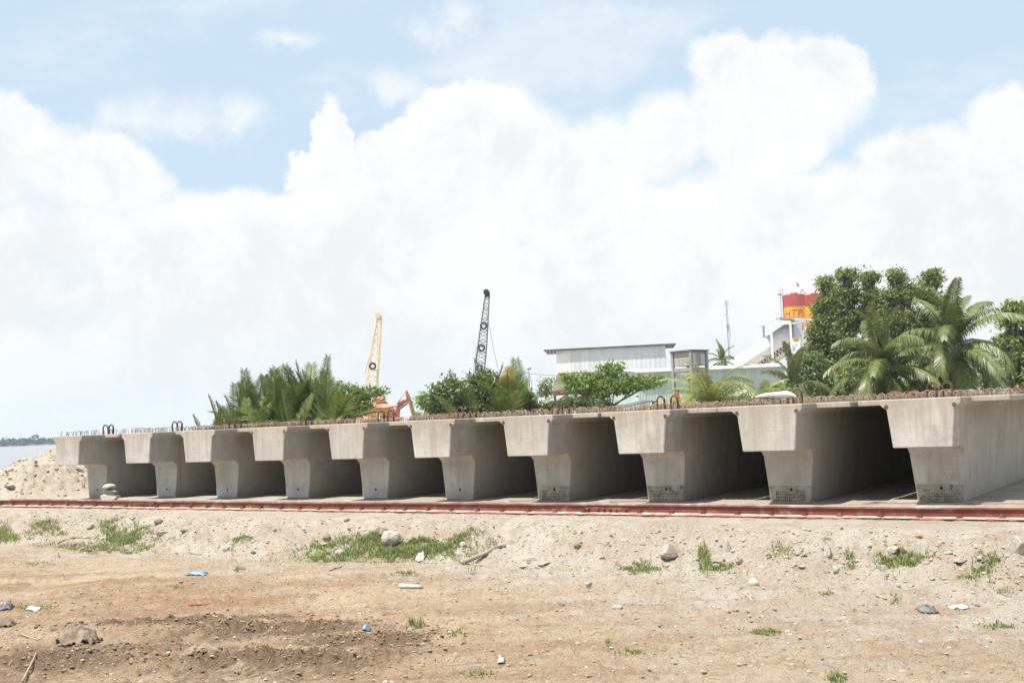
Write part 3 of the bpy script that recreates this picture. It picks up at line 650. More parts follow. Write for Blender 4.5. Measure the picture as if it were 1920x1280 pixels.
# pebbles and crumbs of soil, far too many to count
def scatter(name, n, area, size, mats, label, cat, seed):
    g_ = np.random.default_rng(seed); base = bmesh.new(); bmesh.ops.create_icosphere(base, subdivisions=1, radius=1.0)
    bv_ = np.array([v.co[:] for v in base.verts]); bf = np.array([[v.index for v in f_.verts] for f_ in base.faces]); base.free()
    x, y = area(g_, n); z = gh(x, y); n = len(x)
    s = size[0] * (size[1] / size[0]) ** (g_.random(n) ** 2.2)
    V_ = bv_[None] * (1 + g_.uniform(-.25, .25, (n, len(bv_), 1))) * s[:, None, None] * np.stack([g_.uniform(.8, 1.5, n), g_.uniform(.7, 1.2, n), g_.uniform(.45, .8, n)], 1)[:, None, :]
    V_ = V_ + np.stack([x, y, z + s * .2], 1)[:, None, :]
    F_ = bf[None] + (np.arange(n) * len(bv_))[:, None, None]
    m = mesh(name, V_.reshape(-1, 3), F_.reshape(-1, 3))
    for mt in mats: m.materials.append(mt)
    m.polygons.foreach_set('material_index', np.repeat(g_.integers(0, len(mats), n), len(bf)).astype(np.int32))
    return stuff(tag(put(name, m), label, cat))
def bank_area(g_, n):
    x = g_.uniform(-27, 0, n) ; x = -28 * g_.random(n) ** 1.25; y = crest(x) - g_.normal(0.45, 0.5, n); return x, y
def fore_area(g_, n):
    a = g_.uniform(-R_(27), R_(27), n); r = 8.5 + 9 * g_.random(n) ** 0.8; x = r * np.cos(H0 - a); y = r * np.sin(H0 - a); k = y < crest(x) - .6; return x[k], y[k]
def heap_area(g_, n):
    x = HEAP[0] + CR[0] * (u := g_.normal(-.5, 2.2, n)) + CF[0] * (w_ := g_.normal(-1.5, 2.2, n)); y = HEAP[1] + CR[1] * u + CF[1] * w_; return x, y
M_CLOD = noisy('dry_soil_clods', (0.33, 0.24, 0.155), (0.25, 0.175, 0.11), 9, 0.95, 0.4)
scatter('bank_gravel', 6500, bank_area, (.006, .032), (M_SANDP, M_CLOD, M_STONE, M_SANDP, M_STONEW), 'loose gravel and crumbs of soil spilled down the sandy bank', 'gravel', 1)
scatter('soil_crumbs', 9000, fore_area, (.004, .024), (M_CLOD, M_CLOD, M_SANDP, M_CLOD, M_STONE), 'crumbs of dry soil and grit strewn over the bare ground', 'soil', 2)
M_WETCLOD = noisy('damp_soil_clods', (0.25, 0.165, 0.10), (0.175, 0.11, 0.064), 9, 0.95, 0.5)
def rut_area(g_, n):
    X_, Y_ = [], []
    for (x0, y0, ang, w, ln, amp, sd) in RUTS:
        if amp < .045: continue
        m = int(n / 6); u = g_.normal(0, ln * .6, m); q = g_.normal(0, w * .9, m); X_.append(x0 + u * math.cos(ang) - q * math.sin(ang)); Y_.append(y0 + u * math.sin(ang) + q * math.cos(ang))
    return np.concatenate(X_), np.concatenate(Y_)
scatter('damp_clods', 5200, rut_area, (.005, .026), (M_WETCLOD, M_WETCLOD, M_CLOD), 'damp brown clods churned up along the wheel ruts', 'soil', 5)
scatter('heap_rubble', 900, heap_area, (.015, .09), (M_STONE, M_STONEG, M_SANDP, M_STONEW), 'rubble bits littering the sand heap by the river', 'rubble', 3)

# ------------------------------------------------------------------ grass
def blades(name, pts, hgt, seed, mat, label, cat='grass'):
    g_ = np.random.default_rng(seed); n = len(pts); P0 = np.array(pts)
    h = hgt * g_.uniform(.45, 1.25, n) * P0[:, 3]; a = g_.uniform(0, 2 * np.pi, n); ln = g_.uniform(.15, .75, n) * h; w_ = g_.uniform(.0035, .0065, n)
    d = np.stack([np.cos(a), np.sin(a), 0 * a], 1); sd = np.stack([-np.sin(a), np.cos(a), 0 * a], 1) * w_[:, None]
    up = np.array([0, 0, 1.0]); b0 = P0[:, :3] - up * .01
    mid = b0 + d * (ln * .3)[:, None] + up * (h * .6)[:, None]; tip = b0 + d * ln[:, None] + up * h[:, None]
    V_ = np.stack([b0 - sd, b0 + sd, mid + sd * .8, mid - sd * .8, tip], 1).reshape(-1, 3); k = np.arange(n) * 5
    f_ = [(i, i + 1, i + 2, i + 3) for i in k] + [(i + 3, i + 2, i + 4) for i in k]
    m = mesh(name, V_, f_); at = m.attributes.new('tint', 'FLOAT', 'POINT'); at.data.foreach_set('value', np.repeat(np.where(g_.random(n) < .2, 1.0, g_.random(n) * .9), 5).astype(np.float32))
    return stuff(tag(put(name, m, mat), label, cat))
def patch(px, py, wpx, dpx, n, s, rgn):
    """grass blades rooted around a photo pixel; wpx / dpx are half extents on the ground in photo pixels"""
    out = []
    for _ in range(n):
        r = math.sqrt(rgn.random()); a = rgn.uniform(0, 6.283)
        p = hit_fast(px + wpx * r * math.cos(a), py + dpx * r * math.sin(a)); out.append((p[0], p[1], p[2], s * (1.15 - .5 * r)))
    return out
def hit_fast(px, py):
    r = ray(px, py); t = (CAM_C[2] + .25) / -r[2]
    for _ in range(6):
        p = CAM_C + r * t; z = float(gh(p[0], p[1])); t += 0.8 * (p[2] - z) / -r[2]
    p = CAM_C + r * t; return (p[0], p[1], float(gh(p[0], p[1])))
# the terrain height is looked up on arrays, so gather all patch pixels first
GP = [(735, 1037, 150, 7, 2600, 1.2), (790, 1033, 90, 5, 900, 1.2), (610, 1040, 30, 5, 320, .9), (235, 1012, 45, 9, 1100, 1.25), (190, 1026, 70, 8, 700, .8), (85, 1003, 36, 5, 420, 1.1), (12, 1008, 22, 6, 420, 1.2),
      (452, 1030, 20, 4, 220, .7), (448, 1068, 12, 3, 60, .6), (1200, 1066, 34, 4, 260, .8), (1320, 1058, 8, 4, 110, 2.3), (1350, 1066, 26, 3, 170, .7), (1693, 1078, 46, 5, 420, .9),
      (1845, 1084, 36, 5, 200, .8), (1595, 1076, 9, 4, 60, .8), (1465, 1070, 22, 4, 70, .7), (1550, 1058, 10, 3, 40, .6), (1437, 1186, 26, 5, 110, .6),
      (780, 1172, 18, 6, 22, 1.4), (855, 1187, 20, 4, 40, .6), (895, 1264, 34, 7, 36, .6), (1180, 1224, 24, 4, 36, .6), (1140, 1208, 5, 3, 14, 1.0), (60, 1138, 36, 4, 90, .5), (330, 1100, 18, 3, 40, .5),
      (1570, 1272, 16, 7, 50, .8), (1880, 1097, 12, 3, 30, .6), (1870, 1175, 36, 4, 60, .5), (1680, 1127, 10, 3, 30, .6), (760, 1076, 24, 4, 70, .6), (700, 1050, 150, 6, 420, .45),
      (60, 1058, 36, 4, 80, .5), (120, 1022, 60, 6, 220, .6), (270, 1022, 110, 10, 260, .5), (560, 1050, 140, 8, 140, .45), (1500, 1075, 400, 12, 160, .5)]
rgn = np.random.default_rng(77); PX, PY, PS = [], [], []
for px, py, wp, dp, n, s in GP:
    n = int(n * 4); r = np.sqrt(rgn.random(n)); a = rgn.uniform(0, 6.283, n); PX.append(px + wp * r * np.cos(a) * (1 + .25 * np.sin(a * 3 + px)) + rgn.normal(0, wp * .2, n)); PY.append(py + dp * r * np.sin(a) + rgn.normal(0, dp * .2, n)); PS.append(s * (1.15 - .5 * r))
PX, PY, PS = map(np.concatenate, (PX, PY, PS))
rv = (CAM_R @ np.stack([PX - 960, 640 - PY, np.full_like(PX, -F_PX)])) / F_PX
tt = (CAM_C[2] + .3) / -rv[2]
for _ in range(9):
    p = CAM_C[:, None] + rv * tt; tt = tt + 0.7 * (p[2] - gh(p[0], p[1])) / -rv[2]
p = CAM_C[:, None] + rv * tt; gp = np.stack([p[0], p[1], gh(p[0], p[1]), PS], 1)
blades('grass', gp, 0.085, 4, L_GRASS, 'tufts of short green grass along the foot of the bank and on bare soil')

g_ = np.random.default_rng(41); x, y = fore_area(g_, 2600); n = len(x); a = g_.uniform(0, 6.283, n); ln = g_.uniform(.03, .13, n); k = (g_.random(n) < .5)
ax_ = np.stack([np.cos(a), np.sin(a)], 1) * ln[:, None] / 2; sd_ = np.stack([-np.sin(a), np.cos(a)], 1) * g_.uniform(.0015, .003, n)[:, None]; c2 = np.stack([x, y], 1)
q4 = np.stack([c2 - ax_ - sd_, c2 - ax_ + sd_, c2 + ax_ + sd_, c2 + ax_ - sd_], 1); zz4 = gh(q4[..., 0], q4[..., 1]) + .012 + g_.uniform(0, .02, (n, 1))
m = mesh('dry_straw', np.concatenate([q4, zz4[..., None]], 2).reshape(-1, 3), np.arange(n * 4).reshape(-1, 4)); at = m.attributes.new('tint', 'FLOAT', 'POINT'); at.data.foreach_set('value', np.repeat(g_.random(n), 4).astype(np.float32))
stuff(tag(put('dry_straw', m, leaf_mat('dry_straw', (0.30, 0.23, 0.14), (0.55, 0.46, 0.30))), 'bits of dry straw strewn over the bare soil', 'straw'))

# ------------------------------------------------------------------ litter
def sheet(name, px, py, wpx, dpx, mat, label, cat, seed, lift=.03, n=9, rz=None):
    """a crumpled scrap lying on the ground"""
    p = hit(px, py); d = float(np.dot(p - CAM_C, -CAM_R[:, 2])); hx, hy = wpx / 2.3 * d / F_PX, dpx / 2 * d / F_PX * 2.6
    g_ = np.random.default_rng(seed); rz = g_.uniform(-.3, .3) if rz is None else rz
    u, w_ = np.meshgrid(np.linspace(-1, 1, n), np.linspace(-1, 1, n)); X = hx * (u + .18 * perlin(u * 2 + seed, w_ * 2, seed)); Y = hy * (w_ + .25 * perlin(u * 2, w_ * 2 + seed, seed + 1)) * (1 - .3 * u * g_.uniform(-1, 1))
    ex = X * CR[0] + Y * CF[0]; ey = X * CR[1] + Y * CF[1]
    Z = gh(p[0] + ex, p[1] + ey) - p[2] + .008 + lift * (1.1 * (1 - u * u) * (1 - w_ * w_) + np.abs(fbm(u + seed, w_, 1.2, 3, seed + 2)) * 1.5)
    V_ = np.stack([ex.ravel(), ey.ravel(), Z.ravel()], 1); f_ = [(i * n + j, i * n + j + 1, (i + 1) * n + j + 1, (i + 1) * n + j) for i in range(n - 1) for j in range(n - 1)]
    o = put(name, mesh(name, V_, f_, True), mat, None, tuple(p)); sm = o.modifiers.new('thick', 'SOLIDIFY'); sm.thickness = .004
    return tag(o, label, cat)
M_BLUEP = noisy('blue_plastic', (0.11, 0.20, 0.31), (0.19, 0.28, 0.37), 8, 0.4, 0.2)
M_CLOTH = noisy('dirty_brown_cloth', (0.27, 0.205, 0.15), (0.17, 0.125, 0.09), 9, 0.9, 0.4, bdist=0.02)
M_DARKP = noisy('dark_plastic', (0.07, 0.07, 0.075), (0.20, 0.20, 0.20), 9, 0.5, 0.2)
M_PAPER = noisy('white_scrap', (0.52, 0.49, 0.44), (0.40, 0.37, 0.33), 9, 0.8, 0.2)
M_REDP = noisy('faded_red_plastic', (0.34, 0.09, 0.06), (0.27, 0.07, 0.05), 9, 0.6, 0)
sheet('plastic_scrap', 368, 1075, 46, 7, M_BLUEP, 'strip of blue plastic lying on the bare soil', 'plastic scrap', 3, .03)
sheet('cloth_heap', 148, 1203, 80, 22, M_CLOTH, 'crumpled grey-brown cloth sack half buried in damp soil', 'cloth', 6, .10, 25)
sheet('plastic_scrap', 12, 1140, 26, 8, M_DARKP, 'dark plastic scrap beside thin grass and a white rag', 'plastic scrap', 8, .05)
sheet('rag', 64, 1144, 28, 6, M_PAPER, 'white rag flattened on the damp soil', 'rag', 9, .02)
sheet('rag', 12, 1172, 30, 10, M_CLOTH, 'pale muddy rag above the crumpled cloth sack', 'rag', 10, .06)
sheet('plastic_bag', 1737, 1143, 40, 12, M_DARKP, 'torn dark plastic bag on dry soil', 'plastic bag', 11, .03)
sheet('paper_scrap', 1798, 1139, 40, 11, M_PAPER, 'white and grey paper scrap next to the torn dark bag', 'paper', 12, .02)
sheet('plastic_scrap', 687, 1182, 19, 5, M_BLUEP, 'small pale blue plastic scrap near the churned ruts', 'plastic scrap', 13, .03)
sheet('paper_scrap', 788, 1049, 20, 10, M_PAPER, 'crumpled whitish scrap in front of the long grass strip', 'paper', 14, .05)
sheet('paper_scrap', 940, 1243, 16, 9, M_PAPER, 'small white scrap on the near soil', 'paper', 15, .03)
def stick(name, a, b_, r, mat, label, cat, bend=0.0, n=6):
    A, B = Vector(hit(*a)), Vector(hit(*b_)); A.z += r * .7; B.z += r * .7; pts = []
    for k in range(n):
        q_ = A.lerp(B, k / (n - 1)); q_.z = max(q_.z, float(gh(q_.x, q_.y)) + r * .6) + bend * math.sin(math.pi * k / (n - 1)); pts.append(q_ - A)
    bb = MB(); bb.tube(pts, [r * (1.15 - .4 * k / (n - 1)) for k in range(n)], 8); o = bb.build(name, mat, None, True, loc=A); return tag(o, label, cat)
stick('driftwood_stick', (866, 1058), (941, 1027), .035, M_WOOD, 'long weathered stick leaning on the end of the grass strip', 'stick')
stick('plastic_pipe', (750, 1101), (792, 1103), .03, M_PAPER, 'short white plastic pipe piece on bare soil', 'pipe')
stick('stick', (353, 1136), (395, 1134), .012, M_REDP, 'thin reddish stick on damp soil', 'stick')
stick('stick', (40, 1190), (74, 1201), .010, M_WOOD, 'thin pale stalk beside the crumpled cloth sack', 'stick')
stick('stick', (42, 1278), (68, 1226), .010, M_WOOD, 'long dry stalk in the damp soil below the cloth sack', 'stick')
stick('stick', (108, 1020), (172, 1009), .018, M_WOOD, 'dry branch lying through the grass by the sand heap', 'stick')
stick('stick', (350, 1035), (378, 1041), .012, M_WOOD, 'short pale twig below the bank', 'stick')
stick('stick', (618, 1070), (640, 1063), .014, M_WOOD, 'pale wood splinter on soil below the grass strip', 'stick')
stick('stick', (1643, 1117), (1662, 1124), .016, M_WOOD, 'brown wood splinter on dry soil', 'stick')
# boards left on the bed between the girders
for px, py, ln, rz, lb in ((1508, 937.5, .75, .5, 'thin board on the bed between the ninth and tenth girders'), (1700, 939, .9, .1, 'flat board before the tenth girder'), (1672, 937, .55, .7, 'short board askew before the tenth girder'),
                           (1215, 934, .7, .45, 'thin board on the bed before the eighth girder'), (1025, 933.5, .7, .35, 'thin board on the bed before the seventh girder'), (1885, 938, 1.2, .05, 'broad flat board beside the tenth girder')):
    p = on_z(px, py, 0.0); b = MB(); b.box((0, 0, .014), (ln, .12, .026)); tag(b.build('plank', M_WOOD, None, loc=(p[0], min(p[1], 19.2), .001), rot=(0, 0, rz)), lb, 'plank')
# sack on the ninth girder
sk = thing('sack', 'white woven sack with red print lying on the ninth girder', 'sack', (GX[8] + .12, GY[8] + .14, ZT + .10), .05)
n = 15; u, w_ = np.meshgrid(np.linspace(-1, 1, n), np.linspace(0, 2 * np.pi, 17)[:-1])
prof = np.clip(1 - np.abs(u) ** 5, .12, 1) * (1 + .12 * perlin(u * 2, w_, 5)); X = .37 * u; Y = .13 * prof * np.cos(w_); Z = .012 + .055 * (prof * (1 + np.sin(w_))) * (.75 + .35 * (u + 1) / 2)
f_ = [(i * n + j, i * n + j + 1, ((i + 1) % 16) * n + j + 1, ((i + 1) % 16) * n + j) for i in range(16) for j in range(n - 1)] + [tuple(i * n for i in range(16)), tuple(i * n + n - 1 for i in range(16))]
ms, t, bs = new_mat('sack_weave'); v = coords(t); xx = sep(t, v, 0)
k = (xx + (noise(t, v, 9, 4, .6) - .5) * .3); band = k.smooth(-.10, -.05) * k.smooth(.07, .02)
t.links.new(mixc(t, band * noise(t, v, 14, 4, .6).smooth(.4, .6), (.74, .72, .70), (.62, .22, .22)), bs.inputs['Base Color']); bs.inputs['Roughness'].default_value = .6
put('bag', mesh('bag', np.stack([X.ravel(), Y.ravel(), Z.ravel()], 1), f_, True), ms, sk)
b = MB(); b.tube([(-.34, -.13, .03), (-.1, -.15, .02), (.05, -.15, -.01)], .009, 6); b.build('tie_cord', M_BLACK, sk)

# ------------------------------------------------------------------ buildings and machines behind the girders
def base_at(px, d, z=None):
    """ground point under a photo column at a given distance"""
    p = at_depth(px, 640, d); return np.array([p[0], p[1], float(gh(p[0], p[1])) if z is None else z])
def zpx(px, py, d): return float(at_depth(px, py, d)[2])

def corrugated(w, z0, z1, pitch=.25, depth=.035):
    n = int(w / pitch * 2); v, f_ = [], []
    for k in range(n + 1): v += [(-w / 2 + w * k / n, -depth * (k % 2), z0), (-w / 2 + w * k / n, -depth * (k % 2), z1)]
    for k in range(n): f_.append((2 * k, 2 * k + 2, 2 * k + 3, 2 * k + 1))
    return v, f_

# aggregate bin: pale sheet box over a cream hopper on red legs
D = 120.0; s = D / F_PX; b0 = base_at(1158, D); top = zpx(1158, 652, D) - b0[2]; mid = zpx(1158, 695, D) - b0[2]; low = zpx(1158, 733, D) - b0[2]
bn = thing('aggregate_bin', 'tall pale blue sheet-clad storage bin with cream hopper behind the spreading tree', 'bin', b0, YAW - .10)
W = 10.0; Dp = 6.0
v, f_ = corrugated(W, mid, top, .5, .03); b = MB(); b.add(v, f_); b.add([(-W / 2, 0.02, mid), (-W / 2, Dp, mid), (-W / 2, Dp, top), (-W / 2, 0.02, top), (W / 2, .02, mid), (W / 2, Dp, mid), (W / 2, Dp, top), (W / 2, .02, top)], [(0, 1, 2, 3), (4, 7, 6, 5), (1, 5, 6, 2)])
b.build('wall', M_BINBLUE, bn)
b = MB(); b.box((-W / 2 - .8, 1.6, (top + mid) / 2), (1.56, 3.2, top - mid - .02)); b.build('end_bay', M_WHITE, bn)
b = MB(); b.box((-.9, Dp / 2 - .1, top + .1), (W + 4.0, Dp + .6, .14)); rf = b.build('roof', M_DARKROOF, bn)
b = MB()
for k in range(6): b.bar((-W / 2 - 2.6 + k * .35, -.1, top - .35), (-W / 2 - 2.6 + k * .35, -.1, top + .02), .04)
b.bar((-W / 2 - 2.7, -.1, top - .35), (-W / 2 - .9, -.1, top - .35), .05); b.build('bracket', M_WHITE, bn)
b = MB(); b.add([(-W / 2 - 1.6, -.05, mid - .05), (W / 2, -.05, mid - .05), (W / 2, Dp, mid - .05), (-W / 2 - 1.6, Dp, mid - .05), (-W / 2 - 2.3, .8, low + .9), (-W / 2 - .2, 1.2, low + .3), (W / 2 - 1, 1.2, low + .3), (W / 2 - 1, Dp - 1, low + .3), (-W / 2 - 2.3, Dp - 1, low + .3), (-W / 2 - 2.3, .8, low + .1)], [(0, 1, 6, 5), (0, 5, 9, 4), (1, 2, 7, 6), (2, 3, 8, 7), (3, 0, 4, 9, 8), (5, 6, 7, 8, 9)])
hp_ = b.build('hopper', M_CREAM, bn)
b = MB()
for k in range(3): b.box((-W / 2 - 1.35 + .55 * k, .25 + .1 * k, (mid + low) / 2 + .3), (.05, .06, mid - low - .9))
for k in range(2): b.box((-W / 2 - .9, .3, low + 1.1 + k * .6), (2.2, .06, .05))
b.build('stiffener', M_GREYCON, hp_)
for x in (-W / 2 - 2.0, -W / 2 + .3, -1.0, 2.0, W / 2 - .6):
    b = MB(); b.box((x, .9, low / 2), (.26, .26, low)); b.build('leg', M_REDSTEEL, bn)
b = MB(); b.box((-W / 2 + 1.0, .72, low + .05), (6.4, .18, .42)); b.bar((-W / 2 - 2.0, .9, low - 1.2), (-W / 2 - .8, .9, low - .1), .09); b.bar((-W / 2 + .3, .9, low - 1.2), (-W / 2 - .8, .9, low - .1), .09); b.build('beam', M_REDSTEEL, bn)

# long green shed
D = 100.0; b0 = base_at(1330, D); ev = zpx(1330, 691, D) - b0[2]; rd = zpx(1330, 683, D) - b0[2]
sh = thing('green_shed', 'long green corrugated shed with white roof edge behind the young palms', 'shed', b0, YAW + .03)
W = 278 * D / F_PX; v, f_ = corrugated(W, 0, ev, .26, .04); b = MB(); b.add(v, f_); b.build('front_wall', M_GREEN, sh)
b = MB(); Dp = 9.0; b.add([(-W / 2, .02, 0), (-W / 2 - 2.1, Dp, 0), (-W / 2 - 2.1, Dp, ev - .35), (-W / 2 - 1.0, Dp / 2, rd - .15), (-W / 2, .02, ev)], [(0, 1, 2, 3, 4)]); b.add([(W / 2, .02, 0), (W / 2, Dp, 0), (W / 2, Dp, ev), (W / 2, Dp / 2, rd - .1), (W / 2, .02, ev)], [(0, 1, 2, 3, 4)]); b.build('end_wall', M_GREEN, sh)
b = MB(); b.add([(-W / 2 - .2, -.5, ev - .02), (W / 2 + .3, -.5, ev - .02), (W / 2 + .3, Dp / 2, rd), (-W / 2 - 1.2, Dp / 2, rd), (-W / 2 - .2, -.5, ev - .10), (W / 2 + .3, -.5, ev - .10), (W / 2 + .3, Dp + .4, ev), (-W / 2 - 2.4, Dp + .4, ev - .2)], [(0, 1, 2, 3), (4, 5, 1, 0), (3, 2, 6, 7)]); b.build('roof', M_ROOFW, sh)

# water tank on a concrete frame
D = 82.0; b0 = base_at(1291, D); z1 = zpx(1291, 660, D) - b0[2]; z0 = zpx(1291, 693, D) - b0[2]; h_ = 1.72
tk = thing('water_tank_tower', 'grey concrete water tank raised on four thin columns beside the green shed', 'tower', b0, YAW + R_(41))
for x in (-h_ / 2, h_ / 2):
    for y in (-h_ / 2, h_ / 2): b = MB(); b.box((x, y, z1 / 2), (.2, .2, z1)); b.build('column', M_GREYCON, tk)
b = MB(); b.box((0, 0, (z1 + z0) / 2 + .12), (h_ - .06, h_ - .06, z1 - z0 - .28)); b.build('tank', M_GREYCON, tk)
b = MB(); b.box((0, 0, z0), (h_ + .10, h_ + .10, .26)); b.build('ring_beam', M_GREYCON, tk)
b = MB(); b.box((0, 0, z1 + .06), (h_ + .32, h_ + .32, .10)); b.build('lid', M_DARKROOF, tk)
for a, c in (((-.5, -h_ / 2 - .01), (.28, .02)), ((.45, -h_ / 2 - .01), (.5, .02))): b = MB(); b.box((a[0], a[1] + .01, (z1 + z0) / 2 + .1), (c[0], c[1], z1 - z0 - .5)); b.build('panel', M_CABIN, tk)
b = MB(); b.tube([(-.2, -h_ / 2, 0), (-.2, -h_ / 2, z0)], .045, 6); b.build('pipe', M_STEELG, tk)

# low dark roofed hut
D = 62.0; b0 = base_at(1190, D); ev = zpx(1190, 769, D) - b0[2]; rd = zpx(1218, 751, D) - b0[2]
hu = thing('low_hut', 'low hut with dark sheet roof peeking over the girders below the spreading tree', 'hut', b0, YAW)
b = MB(); b.box((0, 1.5, ev / 2), (3.0, 3.0, ev)); b.build('wall', M_GREYCON, hu)
b = MB(); b.add([(-1.85, -.1, ev + .02), (.75, -.1, rd), (1.6, -.1, rd - .18), (-1.85, 3.2, ev + .1), (.75, 3.2, rd + .1), (1.6, 3.2, rd - .1)], [(0, 1, 4, 3), (1, 2, 5, 4)]); o = b.build('roof', M_DARKROOF, hu); o.modifiers.new('t', 'SOLIDIFY').thickness = .06
b = MB(); b.add([(.78, -.06, ev), (1.55, -.06, ev), (1.55, -.06, rd - .26), (.78, -.06, rd - .1)], [(0, 1, 2, 3)]); o = b.build('opening_sheet', M_BLACK, hu); o.modifiers.new('t', 'SOLIDIFY').thickness = .03  # black sheet before the wall paints the shade of an open doorway

# batching plant: inclined white tube conveyor, canopy, cabin, silos
D = 150.0; s = D / F_PX; b0 = base_at(1415, D)
cv = thing('tube_conveyor', 'inclined white tube conveyor climbing to a roofed platform beside the silo', 'conveyor', b0, YAW)
P2 = lambda px, py, y=0.0: ((px - 1415) * s - (py - 640) * s * -.0433 * 0, y, zpx(px, py, D) - b0[2])
a, c = Vector(P2(1336, 716)), Vector(P2(1486, 618)); b = MB(); b.tube([a, c], 1.15, 24); b.build('tube', M_WHITE, cv, True)
lo0, lo1 = Vector(P2(1380, 706, .1)), Vector(P2(1482, 637, .1)); off = Vector((.42, 0, -.85))
b = MB(); b.tube([lo0, lo1], .12, 4); b.tube([lo0 + off, lo1 + off], .14, 4)
for k in range(17):
    q0, q1 = lo0.lerp(lo1, k / 17), lo0.lerp(lo1, (k + 1) / 17); b.bar(q0, q0.lerp(q1, .5) + off, .055); b.bar(q0.lerp(q1, .5) + off, q1, .055)
b.build('truss', M_WHITE, cv)
b = MB(); dd = Vector((0, .9, 0)); b.add([lo0 + dd, lo1 + dd, lo1 + dd + off, lo0 + dd + off], [(0, 1, 2, 3)]); o = b.build('belt_side', M_REDSTEEL, cv); o.modifiers.new('t', 'SOLIDIFY').thickness = .1
o2 = Vector((.65, 0, -1.35)); b = MB(); b.add([lo0 + off, lo1 + off, lo1 + o2, lo0 + o2, lo0 + off + dd * 1.5, lo1 + off + dd * 1.5, lo1 + o2 + dd * 1.5, lo0 + o2 + dd * 1.5], [(0, 1, 2, 3), (3, 2, 6, 7), (0, 4, 5, 1), (4, 7, 6, 5)]); b.build('walkway', M_CREAM, cv)
for px in (1441,): b = MB(); q = P2(px, 665); b.box((q[0], .4, q[2] / 2), (.3, .3, q[2])); b.build('support_leg', M_WHITE, cv)
pf = thing('platform_canopy', 'open sheet canopy on white posts at the head of the tube conveyor', 'canopy', base_at(1470, D), YAW)
zc = lambda py: zpx(1470, py, D) - float(pf.location.z); X = lambda px: (px - 1470) * s
b = MB(); b.add([(X(1426), -2.2, zc(610)), (X(1456), -2.2, zc(596)), (X(1486), -2.2, zc(601)), (X(1426), 2.5, zc(607)), (X(1456), 2.5, zc(593)), (X(1486), 2.5, zc(598))], [(0, 1, 4, 3), (1, 2, 5, 4)]); o = b.build('roof', M_CABIN, pf); o.modifiers.new('t', 'SOLIDIFY').thickness = .08
b = MB(); b.bar((X(1430), -2.2, zc(610.5)), (X(1486), -2.2, zc(609)), .07); b.bar((X(1456), -2.2, zc(597)), (X(1456), -2.2, zc(609)), .06); b.bar((X(1442), -2.2, zc(610)), (X(1456), -2.2, zc(602)), .05); b.bar((X(1470), -2.2, zc(610)), (X(1456), -2.2, zc(602)), .05); b.build('truss', M_WHITE, pf)
for px, y in ((1440, -2.2), (1476, -2.2), (1484, 2.2), (1440, 2.2)): b = MB(); b.box((X(px), y, zc(605) / 2), (.24, .24, zc(605))); b.build('post', M_WHITE, pf)
b = MB(); b.box((X(1492), -.5, zc(618)), (1.1, 2.0, 2.4)); b.build('cabin', M_CABIN, pf)
b = MB(); b.box((X(1478), -1.4, zc(611)), (.35, .3, .55)); b.build('control_box', M_SILOYEL, pf)
ct = base_at(1429, 165); cz = zpx(1429, 668, 165) - ct[2]
cn = thing('red_container', 'red corrugated shed end showing under the tube conveyor', 'container', ct, YAW)
v, f_ = corrugated(2.2, cz - 2.3, cz - .35, .2, .04); b = MB(); b.add(v, f_); b.box((.0, 1.2, (cz - 2.3) / 2), (2.2, 2.3, cz - 2.3)); b.build('wall', M_SILORED, cn)
b = MB(); b.box((.0, 1.1, cz), (2.8, 2.9, .5)); b.build('roof', M_WHITE, cn)

